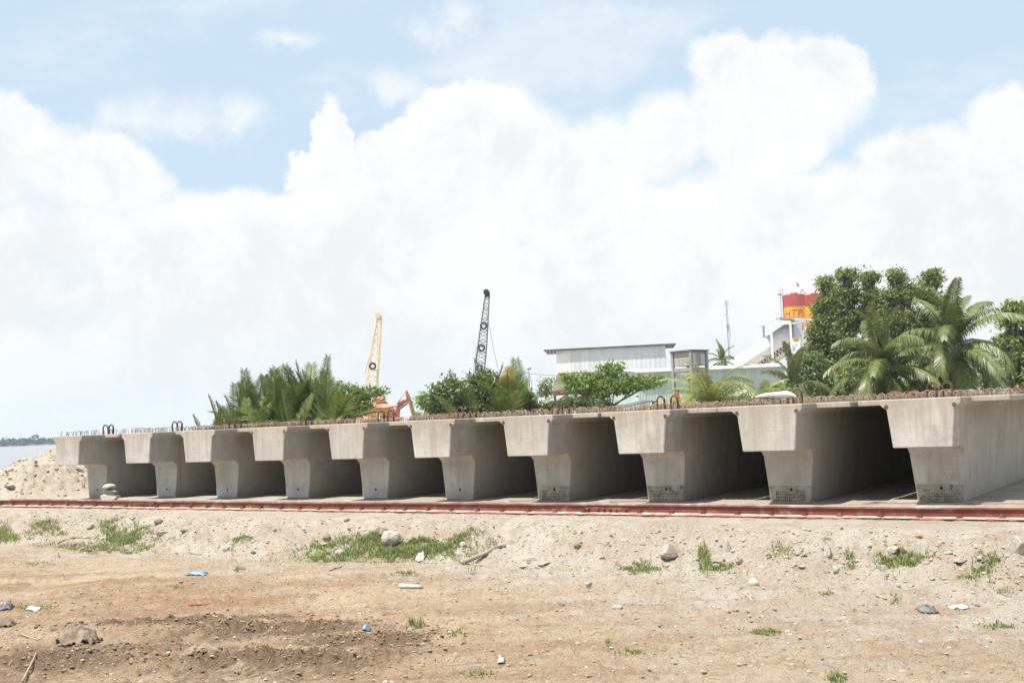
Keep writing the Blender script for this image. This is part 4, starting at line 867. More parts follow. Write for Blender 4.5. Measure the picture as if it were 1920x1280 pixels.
def silo(px, d, r, label, letters):
    b0 = base_at(px, d); z_ = lambda py: zpx(px, py, d) - b0[2]
    so = thing('cement_silo', label, 'silo', b0, YAW, 'red and yellow cement silos')
    for nm, za, zb, mt, rr_ in (('upper_shell', z_(574.5), z_(552.5), M_SILORED, r), ('lower_shell', z_(598), z_(574.5), M_SILOYEL, r * .995), ('skirt', z_(606), z_(598), M_WHITE, r * 1.03)):
        b = MB(); b.tube([(0, 0, za), (0, 0, zb)], rr_, 36); b.build(nm, mt, so, False)
    b = MB(); b.tube([(0, 0, z_(606) - .01), (0, 0, z_(606) - 2.6)], [r * .98, .3], 24); b.build('cone', M_SILOYEL, so)
    for k in range(4): a = R_(45 + 90 * k); b = MB(); b.box((r * .9 * math.cos(a), r * .9 * math.sin(a), z_(604) / 2), (.22, .22, z_(604))); b.build('leg', M_WHITE, so)
    b = MB(); zt = z_(552.5)
    for hgt in (.35, .7, 1.0): b.tube([(r * math.cos(2 * math.pi * k / 24), r * math.sin(2 * math.pi * k / 24), zt + hgt) for k in range(25)], .022, 4)
    for k in range(14): a = 2 * math.pi * k / 14; b.bar((r * math.cos(a), r * math.sin(a), zt), (r * math.cos(a), r * math.sin(a), zt + 1.0), .025)
    b.build('railing', M_WHITE, so)
    b = MB(); b.bar((-r * .1 + .9, -.3, zt), (-r * .1 + 1.35, -.3, zt + .75), .05); b.bar((-r * .1 + 1.35, -.3, zt + .75), (-r * .1 + 1.9, -.3, zt), .05); b.tube([(0.1, 0, zt), (0.1, 0, zt + .3)], .5, 12); b.build('top_vent', M_SILORED, so)
    if letters:
        b = MB()
        for x in (-r - .42, -r - .12): b.bar((x, -.4, z_(598)), (x, -.4, zt + 1.1), .035)
        for k in range(10): q_ = z_(598) + k * (zt - z_(598)) / 9; b.bar((-r - .42, -.4, q_), (-r - .12, -.4, q_), .03)
        b.build('ladder', M_GREYCON, so)
        b = MB(); b.box((-r - .55, -.5, zt + .15), (.5, .2, .16)); b.build('floodlight', M_STEELG, so)
        cu = bpy.data.curves.new('lettering', 'FONT'); cu.body = 'HTP'; cu.size = 1.35; cu.shear = .22; cu.extrude = .012; cu.space_character = 1.08
        to = bpy.data.objects.new('tmp', cu); COL.objects.link(to); dg = bpy.context.evaluated_depsgraph_get(); tm = bpy.data.meshes.new_from_object(to.evaluated_get(dg)); bpy.data.objects.remove(to)
        bm = bmesh.new(); bm.from_mesh(tm); bmesh.ops.subdivide_edges(bm, edges=[e for e in bm.edges if e.calc_length() > .3], cuts=4)
        for vtx in bm.verts:
            th_ = -math.pi / 2 + (vtx.co.x - 1.98) / r * 1.02; q_ = r * .995 + .02 + vtx.co.z; vtx.co = (q_ * math.cos(th_), q_ * math.sin(th_), z_(594.5) + vtx.co.y * 1.12)
        bm.to_mesh(tm); bm.free(); tm.materials.clear(); put('lettering', tm, M_SILORED, so)
        b = MB(); ring = []
        for a_, zz_ in ([(x_, 0) for x_ in np.linspace(-2.25, .95, 10)] + [(.95, 1)] + [(x_, 1) for x_ in np.linspace(.95, -2.25, 10)] + [(-2.25, 0)]):
            th_ = -math.pi / 2 + a_ / r; ring.append(((r + .02) * math.cos(th_), (r + .02) * math.sin(th_), z_(596) + zz_ * 1.55))
        b.tube(ring, .025, 4); b.build('lettering_frame', M_SILORED, so)
    return so
silo(1493, 160.0, 1.56, 'red and yellow cement silo lettered HTP at the head of the conveyor', True)
silo(1531, 163.0, 1.6, 'red and yellow cement silo mostly hidden behind the tall trees', False)
fl = base_at(1500, 160); zf = zpx(1500, 527, 160) - fl[2]; fb = zpx(1500, 553, 160) - fl[2]
fg = thing('flag', 'small red flag on a thin pole atop the lettered silo', 'flag', (fl[0], fl[1], fl[2] + fb), YAW)
b = MB(); b.tube([(0, 0, -.2), (0, 0, zf - fb)], .03, 6); b.build('pole', M_WHITE, fg)
b = MB(); hh = zf - fb; b.add([(0.02, 0, hh), (.5, .1, hh - .75), (.02, 0, hh - .6)], [(0, 1, 2)]); o = b.build('cloth', M_FLAG, fg); o.modifiers.new('t', 'SOLIDIFY').thickness = .02

# telecom mast
D = 250.0; b0 = base_at(1366, D); z_ = lambda py: zpx(1366, py, D) - b0[2]; s = D / F_PX
tm_ = thing('telecom_mast', 'thin grey telecom mast with panel antennas behind the conveyor', 'mast', b0, YAW)
b = MB()
for k in range(3): a = 2.1 * k; b.bar((.28 * math.cos(a), .28 * math.sin(a), 0), (.16 * math.cos(a), .16 * math.sin(a), z_(563)), .035)
k = 0; zz = z_(700)
while zz < z_(566): a, c = 2.1 * (k % 3), 2.1 * ((k + 1) % 3); b.bar((.22 * math.cos(a), .22 * math.sin(a), zz), (.22 * math.cos(c), .22 * math.sin(c), zz + .5), .03); zz += .5; k += 1
b.build('lattice', M_STEELG, tm_)
for x, y, za, zb in ((-.34, -.2, 573, 563), (.36, -.1, 573, 563), (.05, -.4, 572, 562), (-.25, -.3, 621, 606), (.3, -.2, 621, 606), (.1, .3, 620, 607), (.5, .1, 632, 610)):
    b = MB(); b.box((x, y, (z_(za) + z_(zb)) / 2), (.14, .12, z_(zb) - z_(za))); b.build('antenna', M_CABIN, tm_)
b = MB(); b.tube([(-.5, -.2, z_(590)), (-.5, -.35, z_(590))], .18, 10); b.tube([(-.5, -.2, z_(590)), (0, 0, z_(590))], .03, 4); b.build('dish', M_CABIN, tm_)

# street lamp with cable
D = 70.0; b0 = base_at(988, D); zt = zpx(988, 690, D) - b0[2]
lp = thing('lamp_post', 'grey concrete lamp post with a round lamp between bushes and bin', 'lamp post', b0, YAW)
b = MB(); b.tube([(0, 0, 0), (0, 0, zt - .22)], [.10, .075], 10); b.build('pole', M_GREYCON, lp, True)
b = MB(); b.tube([(0, 0, zt - .25), (.02, -.05, zt - .05), (.06, -.2, zt)], .022, 6); b.build('bracket', M_STEELG, lp)
b = MB(); b.tube([(.06, -.16, zt + .1), (.06, -.22, zt - .02), (.06, -.24, zt - .10)], [.05, .15, .13], 12); b.build('lamp', M_CABIN, lp, True)
b = MB(); b.tube([(x, x * .8, zt - .35 - .35 * math.sin(min(1, x / 6) * 1.57) * 1.0) for x in np.linspace(0, 6, 10)], .012, 4); b.tube([(.05, 0, zt - .4), (.18, 0, zt - .8), (.2, 0, zt - 1.6), (.3, .1, zt - 2.2)], .012, 4); b.build('cable', M_TYRE, lp)

# lattice crane booms on the river bank
def lattice_crane(px_t, py_t, px_b, py_b, d, w, mat, label, tyres, cables, headmat, sec):
    b0 = base_at(px_b, d, 0.0); b0[2] = min(float(gh(b0[0], b0[1])), 0.0); b0[2] = max(b0[2], WATER_Z - .2); s = d / F_PX
    cr = thing('lattice_crane', label, 'crane', b0, YAW)
    A = Vector((0, 0, zpx(px_b, py_b, d) - b0[2])); T = Vector(at_depth(px_t, py_t, d)) - Vector(at_depth(px_b, py_b, d)); Tl = Vector((T.dot(Vector(CR)), T.dot(Vector(CF)), T.z)) + A
    foot = A + (A - Tl) * ((A.z - 2.0) / (Tl.z - A.z)); ax = (Tl - foot).normalized(); sd = Vector((1, 0, -ax.x / ax.z)).normalized(); bk = ax.cross(sd)
    n = sec; L_ = (Tl - foot).length
    ww = lambda t_: w / 2 * (min(1, t_ * 7 + .35) if t_ < .5 else (1 if t_ < .55 else 1 - .55 * (t_ - .55) / .45))
    b = MB()
    for i, j in ((-1, -1), (1, -1), (1, 1), (-1, 1)):
        b.tube([foot + ax * L_ * t_ + sd * i * ww(t_) + bk * j * ww(t_) for t_ in np.linspace(0, 1, 9)], .075, 5)
    b.build('boom_chord', mat, cr)
    b = MB()
    for k in range(n):
        t0, t1 = k / n, (k + 1) / n
        for (i0, j0), (i1, j1) in (((-1, -1), (1, -1)), ((1, -1), (1, 1)), ((1, 1), (-1, 1)), ((-1, 1), (-1, -1))):
            if k % 2: i0, j0, i1, j1 = i1, j1, i0, j0
            b.bar(foot + ax * L_ * t0 + sd * i0 * ww(t0) + bk * j0 * ww(t0), foot + ax * L_ * t1 + sd * i1 * ww(t1) + bk * j1 * ww(t1), .04)
            if k % 3 == 0: b.bar(foot + ax * L_ * t0 + sd * i0 * ww(t0) + bk * j0 * ww(t0), foot + ax * L_ * t0 + sd * i1 * ww(t0) + bk * j1 * ww(t0), .035)
    b.build('boom_lacing', mat, cr)
    b = MB(); hw_ = ww(1.0); q = Tl; b.box((q.x, q.y, q.z), (hw_ * 2.3, hw_ * 2, .75)); b.tube([(q.x - hw_ * .5, q.y - .5, q.z + .25), (q.x - hw_ * .5, q.y + .5, q.z + .25)], .42, 12); b.build('boom_head', headmat, cr)
    for py in tyres:
        t_ = (py - py_b) / (py_t - py_b); q = A.lerp(Tl, t_) - bk * 0 + Vector((-.06, -w / 2 - .22, 0)); b = MB()
        b.tube([(q.x + .40 * math.cos(a_), q.y, q.z + .40 * math.sin(a_)) for a_ in np.linspace(0, 2 * math.pi, 19)], .15, 8, False); b.build('hanging_tyre', M_TYRE, cr, True)
    for (x0, y0), (x1, y1) in cables:
        b = MB(); b.bar(((x0 - px_b) * s, -.4, zpx(x0, y0, d) - b0[2]), ((x1 - px_b) * s, -.4, zpx(x1, y1, d) - b0[2]), .028); b.build('cable', M_STEELG, cr)
    b = MB(); b.box((foot.x - .8, 1.5, 1.9), (3.0, 5.0, 2.2)); b.build('machine_house', mat, cr)
    for x in (-2.3, .9):
        b = MB(); b.tube([(x, -1.5, .55), (x, 4.5, .55)], .55, 12); b.box((x, 1.5, .55), (.8, 5.6, 1.0)); b.build('crawler_track', M_TYRE, cr)
    return cr
c1 = lattice_crane(708.5, 596, 694, 722, 160.0, 1.35, M_YEL, 'faded yellow lattice crane boom with one tyre hung on it', [687], [((683, 700), (697, 655)), ((707, 727), (709, 600))], M_YEL, 30)
lattice_crane(911, 552, 895, 712, 160.0, 1.30, M_STEELG, 'black lattice crane boom with tyres hung down its length', [612, 653, 691], [((914, 585), (931, 690)), ((883, 712), (893, 650))], M_BLACK, 34)

# excavator
D = 100.0; b0 = base_at(742, D); s = D / F_PX; Z = lambda px, py: zpx(px, py, D) - b0[2]
ex = thing('excavator', 'orange excavator with its arm raised beside the pink-roofed shrine', 'excavator', b0, YAW)
Q = lambda px, py, y=0.0: Vector(((px - 742) * s, y, Z(px, py)))
def plate(pts, y0, y1, name, mat, par):
    b = MB(); b.prism([((x - 742) * s, Z(x, y)) for x, y in pts], y0, y1); return b.build(name, mat, par)
plate([(734, 790), (737, 768), (742, 756), (752, 750), (760, 749), (760, 757), (753, 759), (746, 765), (743, 790)], -.22, .22, 'boom', M_ORANGE, ex)
plate([(757, 733), (760, 732), (766, 745), (774, 779), (768, 781), (762, 757), (758, 748)], -.17, .17, 'arm', M_ORANGE, ex)
b = MB(); b.tube([Q(740, 757, -.3), Q(748, 747, -.3)], .10, 8); b.tube([Q(748, 747, -.3), Q(757, 736, -.3)], .05, 8); b.build('arm_cylinder', M_CABIN, ex)
b = MB(); b.tube([Q(746, 766, -.3), Q(760, 756, -.3)], .09, 8); b.build('boom_cylinder', M_STEELG, ex)
b = MB(); b.box((-1.6, .3, 1.5), (3.0, 2.4, 1.4)); b.build('body', M_ORANGE, ex)
b = MB(); b.box((-.9, -.6, 2.2), (1.2, 1.0, 1.5)); b.build('cab', M_STEELG, ex)
for y in (-.9, 1.5):
    b = MB(); b.box((-1.4, y, .45), (3.4, .55, .85)); b.tube([(-3.1, y - .27, .45), (-3.1, y + .27, .45)], .42, 12); b.tube([(.3, y - .27, .45), (.3, y + .27, .45)], .42, 12); b.build('track', M_TYRE, ex)
b = MB(); q = Q(771, 784); b.prism([(q.x - .5, q.z - .2), (q.x + .25, q.z + .15), (q.x + .35, q.z - .7), (q.x - .3, q.z - .95)], -.5, .5); b.build('bucket', M_STEELG, ex)

# pink roofed shrine
D = 92.0; b0 = base_at(709, D); s = D / F_PX; Z = lambda py: zpx(709, py, D) - b0[2]
sr = thing('shrine', 'small ochre shrine with flared salmon-pink tiled roofs', 'shrine', b0, YAW + .35)
def hip(name, w, dpt, z0, z1, wt_, flare=.25):
    b = MB(); ns = 6; rings = []
    for k in range(ns + 1):
        t_ = k / ns; f2 = (1 - t_) ** 1.8; ww_ = wt_ + (w - wt_) * f2; dd_ = wt_ * .5 + (dpt - wt_ * .5) * f2; z = z0 + (z1 - z0) * t_; ring = []
        for x, y in ((-1, -1), (0, -1), (1, -1), (1, 0), (1, 1), (0, 1), (-1, 1), (-1, 0)): ring.append((x * ww_ / 2, y * dd_ / 2, z + (flare if abs(x * y) == 1 else 0) * (1 - t_) ** 3))
        rings += ring
    f_ = [(k * 8 + i, k * 8 + (i + 1) % 8, (k + 1) * 8 + (i + 1) % 8, (k + 1) * 8 + i) for k in range(ns) for i in range(8)] + [tuple(range(ns * 8, ns * 8 + 8)), tuple(range(8))[::-1]]
    b.add(rings, f_); return b.build(name, M_TILE, sr)
hip('upper_roof', 2.4, 2.4, Z(765), Z(752), .9, .14); hip('top_roof', 1.0, 1.0, Z(749.5), Z(742), .15, .1)
b = MB(); b.box((0, 0, Z(751)), (.7, .7, .30)); b.build('lantern', M_OCHRE, sr)
b = MB(); b.box((0, 0, (Z(766) + Z(779)) / 2 + .02), (1.7, 1.7, Z(766) - Z(779) + .1)); wl = b.build('upper_wall', M_OCHRE, sr)
for x in (-.5, 0, .5): b = MB(); b.box((x, -.86, Z(771)), (.3, .03, .25)); b.build('panel', M_TILE, wl)
hip('lower_roof', 3.2, 3.2, Z(788), Z(778), 1.7, .15)
b = MB(); b.box((0, 0, Z(788) / 2), (2.4, 2.4, Z(788) - .02)); b.build('lower_wall', M_OCHRE, sr)
# yellow jib lying low beside the shrine
D = 94.0; b0 = base_at(672, D); s = D / F_PX
lb = thing('conveyor_frame', 'low yellow lattice frame left of the pink-roofed shrine', 'frame', b0, YAW); Z = lambda py: zpx(672, py, D) - b0[2]
b = MB(); A0, A1 = Vector((-.9, 0, Z(785))), Vector((.9, 0, Z(772))); up = Vector((0, 0, .35)); b.bar(A0, A1, .05); b.bar(A0 + up, A1 + up, .05)
for k in range(7): b.bar(A0.lerp(A1, k / 7), A0.lerp(A1, (k + .5) / 7) + up, .03); b.bar(A0.lerp(A1, (k + .5) / 7) + up, A0.lerp(A1, (k + 1) / 7), .03)
b.build('lattice', M_YEL, lb)
for x in (-.85, .85): b = MB(); b.box((x, 0, Z(782) / 2), (.12, .12, Z(782))); b.build('leg', M_YEL, lb)
# dumped sand and tarpaulin mounds
def mound(name, px, py, wpx, d, mat, label, cat, seed, depth=1.2, bite=.25):
    b0 = base_at(px, d); s = d / F_PX; hgt = zpx(px, py, d) - b0[2]; n = 28; u, w_ = np.meshgrid(np.linspace(-1, 1, n), np.linspace(-1, 1, n)); r = np.hypot(u, w_)
    Z_ = hgt * np.clip(1 - r ** 1.6, -.02, 1) * (1 + bite * fbm(u + seed, w_, 2.0, 4, seed)); X_ = u * wpx / 2 * s * 1.35; Y_ = w_ * depth
    o = put(name, mesh(name, np.stack([X_.ravel(), Y_.ravel(), Z_.ravel()], 1), [(i * n + j, i * n + j + 1, (i + 1) * n + j + 1, (i + 1) * n + j) for i in range(n - 1) for j in range(n - 1)], True), mat, None, tuple(b0), (0, 0, YAW)); return tag(o, label, cat)
mound('sand_mound', 792, 767, 56, 80.0, M_SANDP, 'pale sand mound right of the excavator arm', 'sand', 3, 2.0)
mound('tarpaulin', 757, 776, 36, 78.0, M_TARP, 'white tarpaulin under the excavator arm', 'tarpaulin', 4, 1.5)
mound('tarpaulin', 1022, 741, 46, 66.0, M_TARP, 'white tarpaulin heap left of the creeper mound', 'tarpaulin', 5, 1.5)
mound('tarpaulin', 1395, 730, 120, 62.0, M_TARP, 'white sheeting lying between the young palms', 'tarpaulin', 6, 1.5, .1)
mound('tarpaulin', 990, 733, 44, 90.0, M_TARP, 'pale sheeting behind the lamp post', 'tarpaulin', 7, 1.5, .15)

# worker sitting on the far part of the third girder
D = 50.0
pw = at_depth(1275, 762, D); wx = GX[2] + .30; wy = 0.0
r = ray(1274, 760); k = (wx - 0) / r[0]; wy = float(r[1] * k)
wk = thing('person', 'person in an orange top sitting on the third girder', 'person', (wx, wy, ZT + .09), YAW + 2.6)
J = {'pelvis': (0, 0, .10, .13), 'waist': (0, .03, .24, .115), 'chest': (0, .10, .42, .14), 'neck': (0, .16, .56, .055), 'chin': (0, .18, .61, .065), 'head': (0, .19, .70, .085), 'crown': (0, .18, .77, .06),
     'sh_l': (-.17, .11, .48, .06), 'el_l': (-.22, .30, .30, .045), 'ha_l': (-.12, .45, .32, .035), 'sh_r': (.17, .11, .48, .06), 'el_r': (.23, .29, .28, .045), 'ha_r': (.12, .44, .30, .035),
     'hip_l': (-.10, .05, .09, .085), 'kn_l': (-.14, .42, .34, .06), 'an_l': (-.12, .42, .02, .042), 'to_l': (-.12, .56, -.01, .035), 'hip_r': (.10, .05, .09, .085), 'kn_r': (.14, .42, .34, .06), 'an_r': (.12, .42, .02, .042), 'to_r': (.12, .56, -.01, .035)}
E_ = ['pelvis waist', 'waist chest', 'chest neck', 'neck chin', 'chin head', 'head crown', 'chest sh_l', 'sh_l el_l', 'el_l ha_l', 'chest sh_r', 'sh_r el_r', 'el_r ha_r', 'pelvis hip_l', 'hip_l kn_l', 'kn_l an_l', 'an_l to_l', 'pelvis hip_r', 'hip_r kn_r', 'kn_r an_r', 'an_r to_r']
kk = list(J); pm = bpy.data.meshes.new('body'); pm.from_pydata([J[q][:3] for q in kk], [(kk.index(e.split()[0]), kk.index(e.split()[1])) for e in E_], [])
mb_, t, bs = new_mat('worker_clothes_and_skin'); v = coords(t); z = sep(t, v, 2); yy = sep(t, v, 1)
legs = (z - yy * .55).smooth(.16, .13); colr = mixc(t, legs, (.55, .20, .06), (.10, .11, .14)); colr = mixc(t, z.smooth(.545, .555), colr, (.40, .24, .16)); colr = mixc(t, (yy - .40).smooth(0, .01) * z.smooth(.25, .27), colr, (.40, .24, .16))
t.links.new(colr, bs.inputs['Base Color']); bs.inputs['Roughness'].default_value = .8
po = put('body', pm, mb_, wk); sk_ = po.modifiers.new('skin', 'SKIN'); 
for i, q in enumerate(kk): pm.skin_vertices[0].data[i].radius = (J[q][3], J[q][3])
pm.skin_vertices[0].data[0].use_root = True; po.modifiers.new('sub', 'SUBSURF').levels = 2; po.modifiers['sub'].render_levels = 2
b = MB(); b.tube([(0, .165, .70), (0, .165, .745), (0, .17, .80), (0, .175, .815)], [.094, .10, .07, .02], 12); b.build('hair', M_BLACK, wk, True)

# ------------------------------------------------------------------ vegetation
def leaves(name, pts, size, mat, parent, seed, elong=1.9, up=0.35):
    """one small rhombic leaf on every point"""
    g_ = np.random.default_rng(seed); P0 = np.asarray(pts); n = len(P0); a = g_.normal(0, 1, (n, 3)); a /= np.linalg.norm(a, axis=1)[:, None]
    nr_ = g_.normal(0, 1, (n, 3)); nr_[:, 2] = np.abs(nr_[:, 2]) + up; b_ = np.cross(nr_, a); b_ /= np.linalg.norm(b_, axis=1)[:, None] + 1e-9
    s = size * g_.uniform(.6, 1.3, n)[:, None]; l_ = a * s * elong / 2; w_ = b_ * s / 2
    V_ = np.stack([P0 - l_, P0 + w_ * .9, P0 + l_, P0 - w_ * .9], 1).reshape(-1, 3); k = np.arange(n) * 4
    m = bpy.data.meshes.new(name); m.vertices.add(n * 4); m.vertices.foreach_set('co', V_.ravel()); m.loops.add(n * 4); m.loops.foreach_set('vertex_index', np.arange(n * 4, dtype=np.int32)); m.polygons.add(n); m.polygons.foreach_set('loop_start', (k).astype(np.int32)); m.update(calc_edges=True)
    at = m.attributes.new('tint', 'FLOAT', 'POINT'); at.data.foreach_set('value', np.repeat(np.clip(g_.normal(.42, .26, n), 0, .92) + (g_.random(n) < .02) * .5, 4).astype(np.float32))
    return put(name, m, mat, parent)
def leafy(name, label, cat, px, d, lobes, mat, nleaf, lsize, seed, group=None, trunk=.12, clump=.30, per=24, stems=1, part='crown', hollow=.55, split=0):
    """lobes: (px, py, half width px, half height px) of the crown's masses as they show in the photo"""
    rg_ = random.Random(seed); g_ = np.random.default_rng(seed); b0 = base_at(px, d); s = d / F_PX
    o = thing(name, label, cat, b0, YAW, group); cs = []
    for (x, y, w_, h_) in lobes:
        c0 = Vector(((x - px) * s, rg_.uniform(-.3, .3) * w_ * s, zpx(x, y, d) - b0[2]))
        if not split: cs.append((c0, w_ * s, h_ * s)); continue
        for _ in range(split):
            k = rg_.uniform(.32, .62); a_ = rg_.uniform(0, 6.283); e_ = rg_.uniform(-1, 1); f2 = rg_.uniform(.35, .78)
            cs.append((c0 + Vector((w_ * s * f2 * math.cos(a_) * math.sqrt(1 - e_ * e_ * .6), w_ * s * f2 * .9 * math.sin(a_), h_ * s * f2 * e_)), w_ * s * k, h_ * s * k * .8))
    wt_ = np.array([c[1] * c[2] for c in cs]); wt_ = wt_ / wt_.sum(); pts = []
    for (c, rw, rh), fr in zip(cs, wt_):
        m = max(3, int(nleaf * fr / per))
        for _ in range(m):
            q = g_.normal(0, 1, 3); q /= np.linalg.norm(q); rr_ = hollow + (1.08 - hollow) * g_.random() ** .7; rr_ *= 1 + .18 * math.sin(q[0] * 5 + seed) * math.sin(q[2] * 6 + q[1] * 4)
            cc = np.array(c) + q * np.array([rw, rw * .85, rh]) * rr_; k = int(per * g_.uniform(.5, 1.5))
            pts.append(cc + g_.normal(0, 1, (k, 3)) * np.array([clump, clump, clump * .6]) * g_.uniform(.6, 1.2))
    pts = np.concatenate(pts); pts = pts[pts[:, 2] > .05]
    leaves(part, pts, lsize, mat, o, seed)
    b = MB()
    for q in range(stems):
        x0 = Vector((rg_.uniform(-.15, .15) * (stems > 1), rg_.uniform(-.1, .1), -.1)); zlow = min(c[0].z - c[2] * .4 for c in cs); fork = Vector((x0.x * 1.5, x0.y, max(.3, zlow * .8)))
        b.tube([x0, x0.lerp(fork, .5) + Vector((rg_.uniform(-.06, .06), 0, 0)), fork], [trunk, trunk * .85, trunk * .7], 8)
        for j, (c, rw, rh) in enumerate(cs):
            if j % stems != q: continue
            mid = fork.lerp(c, .5) + Vector((rg_.uniform(-.15, .15) * rw, rg_.uniform(-.2, .2) * rw, -.12 * rh)); b.tube([fork, mid, c], [trunk * .55, trunk * .38, trunk * .2], 6)
            for _ in range(5):
                e = Vector((rg_.gauss(0, .5) * rw, rg_.gauss(0, .5) * rw, rg_.uniform(-.2, .7) * rh)); b.tube([mid.lerp(c, rg_.random()), c + e], [trunk * .2, trunk * .07], 4)
    b.build('trunk', M_BARK, o, True)
    return o

def frond_mesh(L, e0, e1, nl, ll, droop, w=.045, seed=0, dry=.0, twist=.0, vshape=.5):
    """pinnate frond growing from the origin in +x; e0, e1 = elevation at base and tip in degrees"""
    rg_ = random.Random(seed); n = 22; pts = [Vector((0, 0, 0))]; tang = []
    for k in range(n):
        e = R_(e0 + (e1 - e0) * (k / (n - 1)) ** 1.25); d = Vector((math.cos(e), 0, math.sin(e))); tang.append(d); pts.append(pts[-1] + d * (L / n))
    tang.append(tang[-1]); V_, F_, T_ = [], [], []
    def quad(a, b_, c, d, t_):
        k = len(V_); V_.extend([a, b_, c, d]); F_.append((k, k + 1, k + 2, k + 3)); T_.extend([t_] * 4)
    sdv = Vector((0, 1, 0))
    for k in range(n):
        r0, r1 = .030 * (1 - k / n) + .004, .030 * (1 - (k + 1) / n) + .004; nn = Vector((-tang[k].z, 0, tang[k].x))
        for a, c in ((sdv, nn), (nn, -sdv), (-sdv, -nn), (-nn, sdv)): quad(pts[k] + a * r0, pts[k] + c * r0, pts[k + 1] + c * r1, pts[k + 1] + a * r1, .80)
    for i in range(nl):
        t_ = .10 + .90 * i / (nl - 1); f_ = t_ * n; k = min(int(f_), n - 1); p = pts[k].lerp(pts[k + 1], f_ - k); tg = tang[k]; nn = Vector((-tg.z, 0, tg.x))
        ln = ll * (math.sin(math.pi * (.12 + .80 * t_)) ** .7) * rg_.uniform(.85, 1.12)
        for sg in (-1, 1):
            d = (sdv * sg * 1.0 + tg * (.45 + .5 * t_) + nn * vshape * rg_.uniform(.7, 1.2)).normalized(); tint = min(.92, max(0, rg_.gauss(.45, .2))); tint = .97 if rg_.random() < dry else tint
            m_ = p + d * ln * .5; g1 = Vector((0, 0, -droop * ln * .22)); tip = p + d * ln + Vector((0, 0, -droop * ln * rg_.uniform(.8, 1.2))) ; m_ = m_ + g1; wv = tg * w * .5
            quad(p - wv * .6, p + wv * .6, m_ + wv, m_ - wv, tint); k0 = len(V_); V_.extend([m_ - wv, m_ + wv, tip]); F_.append((k0, k0 + 1, k0 + 2)); T_.extend([tint] * 3)
    m = mesh('frond', V_, F_); at = m.attributes.new('tint', 'FLOAT', 'POINT'); at.data.foreach_set('value', np.array(T_, np.float32)); return m
def mat_copy(m, mt): m.materials.append(mt); return m
COCO = {e: [mat_copy(frond_mesh(2.9, e, e - dr, 66, .66, dp, .058, 10 * k + e, .02), L_COCO) for k, (dr, dp) in enumerate(((75, .9), (110, 1.1), (60, .8)))] for e in (78, 55, 30, 5, -20, -40)}
COCO[88] = [mat_copy(frond_mesh(3.0, 88, 88 - dr, 64, .6, dp, .055, 900 + k, .02), L_COCO) for k, (dr, dp) in enumerate(((40, .5), (62, .6), (28, .4)))]
YOUNG = {e: [mat_copy(frond_mesh(2.1, e, e - dr, 40, .48, dp, .045, 70 * k + e, .03), L_COCOY) for k, (dr, dp) in enumerate(((70, .5), (110, .7)))] for e in (80, 62, 42)}
NIPA = [mat_copy(frond_mesh(1.0, e, e - dr, 54, .20, .12, .015, 300 + e, .05, vshape=.25), L_NIPA) for e, dr in ((88, 14), (84, 30), (80, 48), (76, 70), (86, 22), (70, 95))]
NIPAD = mat_copy(frond_mesh(1.0, 84, 50, 40, .16, .15, .016, 555, 0, vshape=.3), L_DRY)
def coconut(px, py, d, scale, nf, label, seed, lean=.1, table=COCO, group='coconut palms behind the girders', nuts=True, spread=None):
    rg_ = random.Random(seed); b0 = base_at(px, d); hgt = zpx(px, py, d) - b0[2]
    o = thing('coconut_palm', label, 'palm', b0, YAW, group)
    if hgt > .5:
        pts = [(-lean * hgt * (1 - (k / 8)) ** 2 , 0, hgt * k / 8 - .05) for k in range(9)]; b = MB(); b.tube(pts, [.17 - .008 * k for k in range(9)], 10); b.build('trunk', M_PALMBARK, o, True)
    es = sorted(table, reverse=True); a = rg_.uniform(0, 6)
    for k in range(nf):
        e = es[min(len(es) - 1, int((k / nf) ** .85 * len(es)))]; a += 2.399 + rg_.uniform(-.25, .25); s_ = scale * rg_.uniform(.85, 1.1)
        put('frond', rg_.choice(table[e]), None, o, (0, 0, hgt - .02 - .22 * scale * k / nf), (rg_.uniform(-.25, .25), rg_.uniform(-.1, .1), a), (s_, s_, s_))
    if nuts:
        for k in range(7):
            b = MB(); a = 2 * math.pi * k / 7; m = rock_mesh(50 + k, 1.0, 2); put('coconut', m, M_COCO, o, (.24 * math.cos(a), .24 * math.sin(a), hgt - .42 - .1 * (k % 2)), None, (.11, .11, .13))
    return o
coconut(1655, 684, 52.0, 1.04, 32, 'broad coconut palm with drooping silvery fronds before the tall trees', 1, .03)
coconut(1787, 650, 52.0, 1.16, 32, 'taller coconut palm with nuts, standing right of the broad drooping one', 2, .05)
coconut(1482, 722, 56.0, .80, 15, 'leaning bushy palm left of the tall trees', 3, .05, COCO, None or 'coconut palms behind the girders', False)
coconut(1352, 676, 110.0, .68, 18, 'distant palm between the water tank and the conveyor', 6, .02, COCO, 'coconut palms behind the girders', False)
coconut(1327, 764, 44.0, 1.22, 18, 'young palm with arching yellow-green fronds before the water tank', 4, 0, YOUNG, 'young palms behind the girders', False)
coconut(1418, 765, 46.0, .78, 11, 'small upright young palm left of the leaning bushy palm', 5, 0, YOUNG, 'young palms behind the girders', False)
coconut(1376, 774, 45.0, .66, 7, 'low young palm between the two other young palms', 9, 0, YOUNG, 'young palms behind the girders', False)
coconut(1296, 775, 46.0, .5, 6, 'smallest young palm beside the sitting person', 12, 0, YOUNG, 'young palms behind the girders', False)
coconut(700, 800, 70.0, .6, 6, 'small palm in front of the shrine wall', 15, 0, YOUNG, 'young palms behind the girders', False)

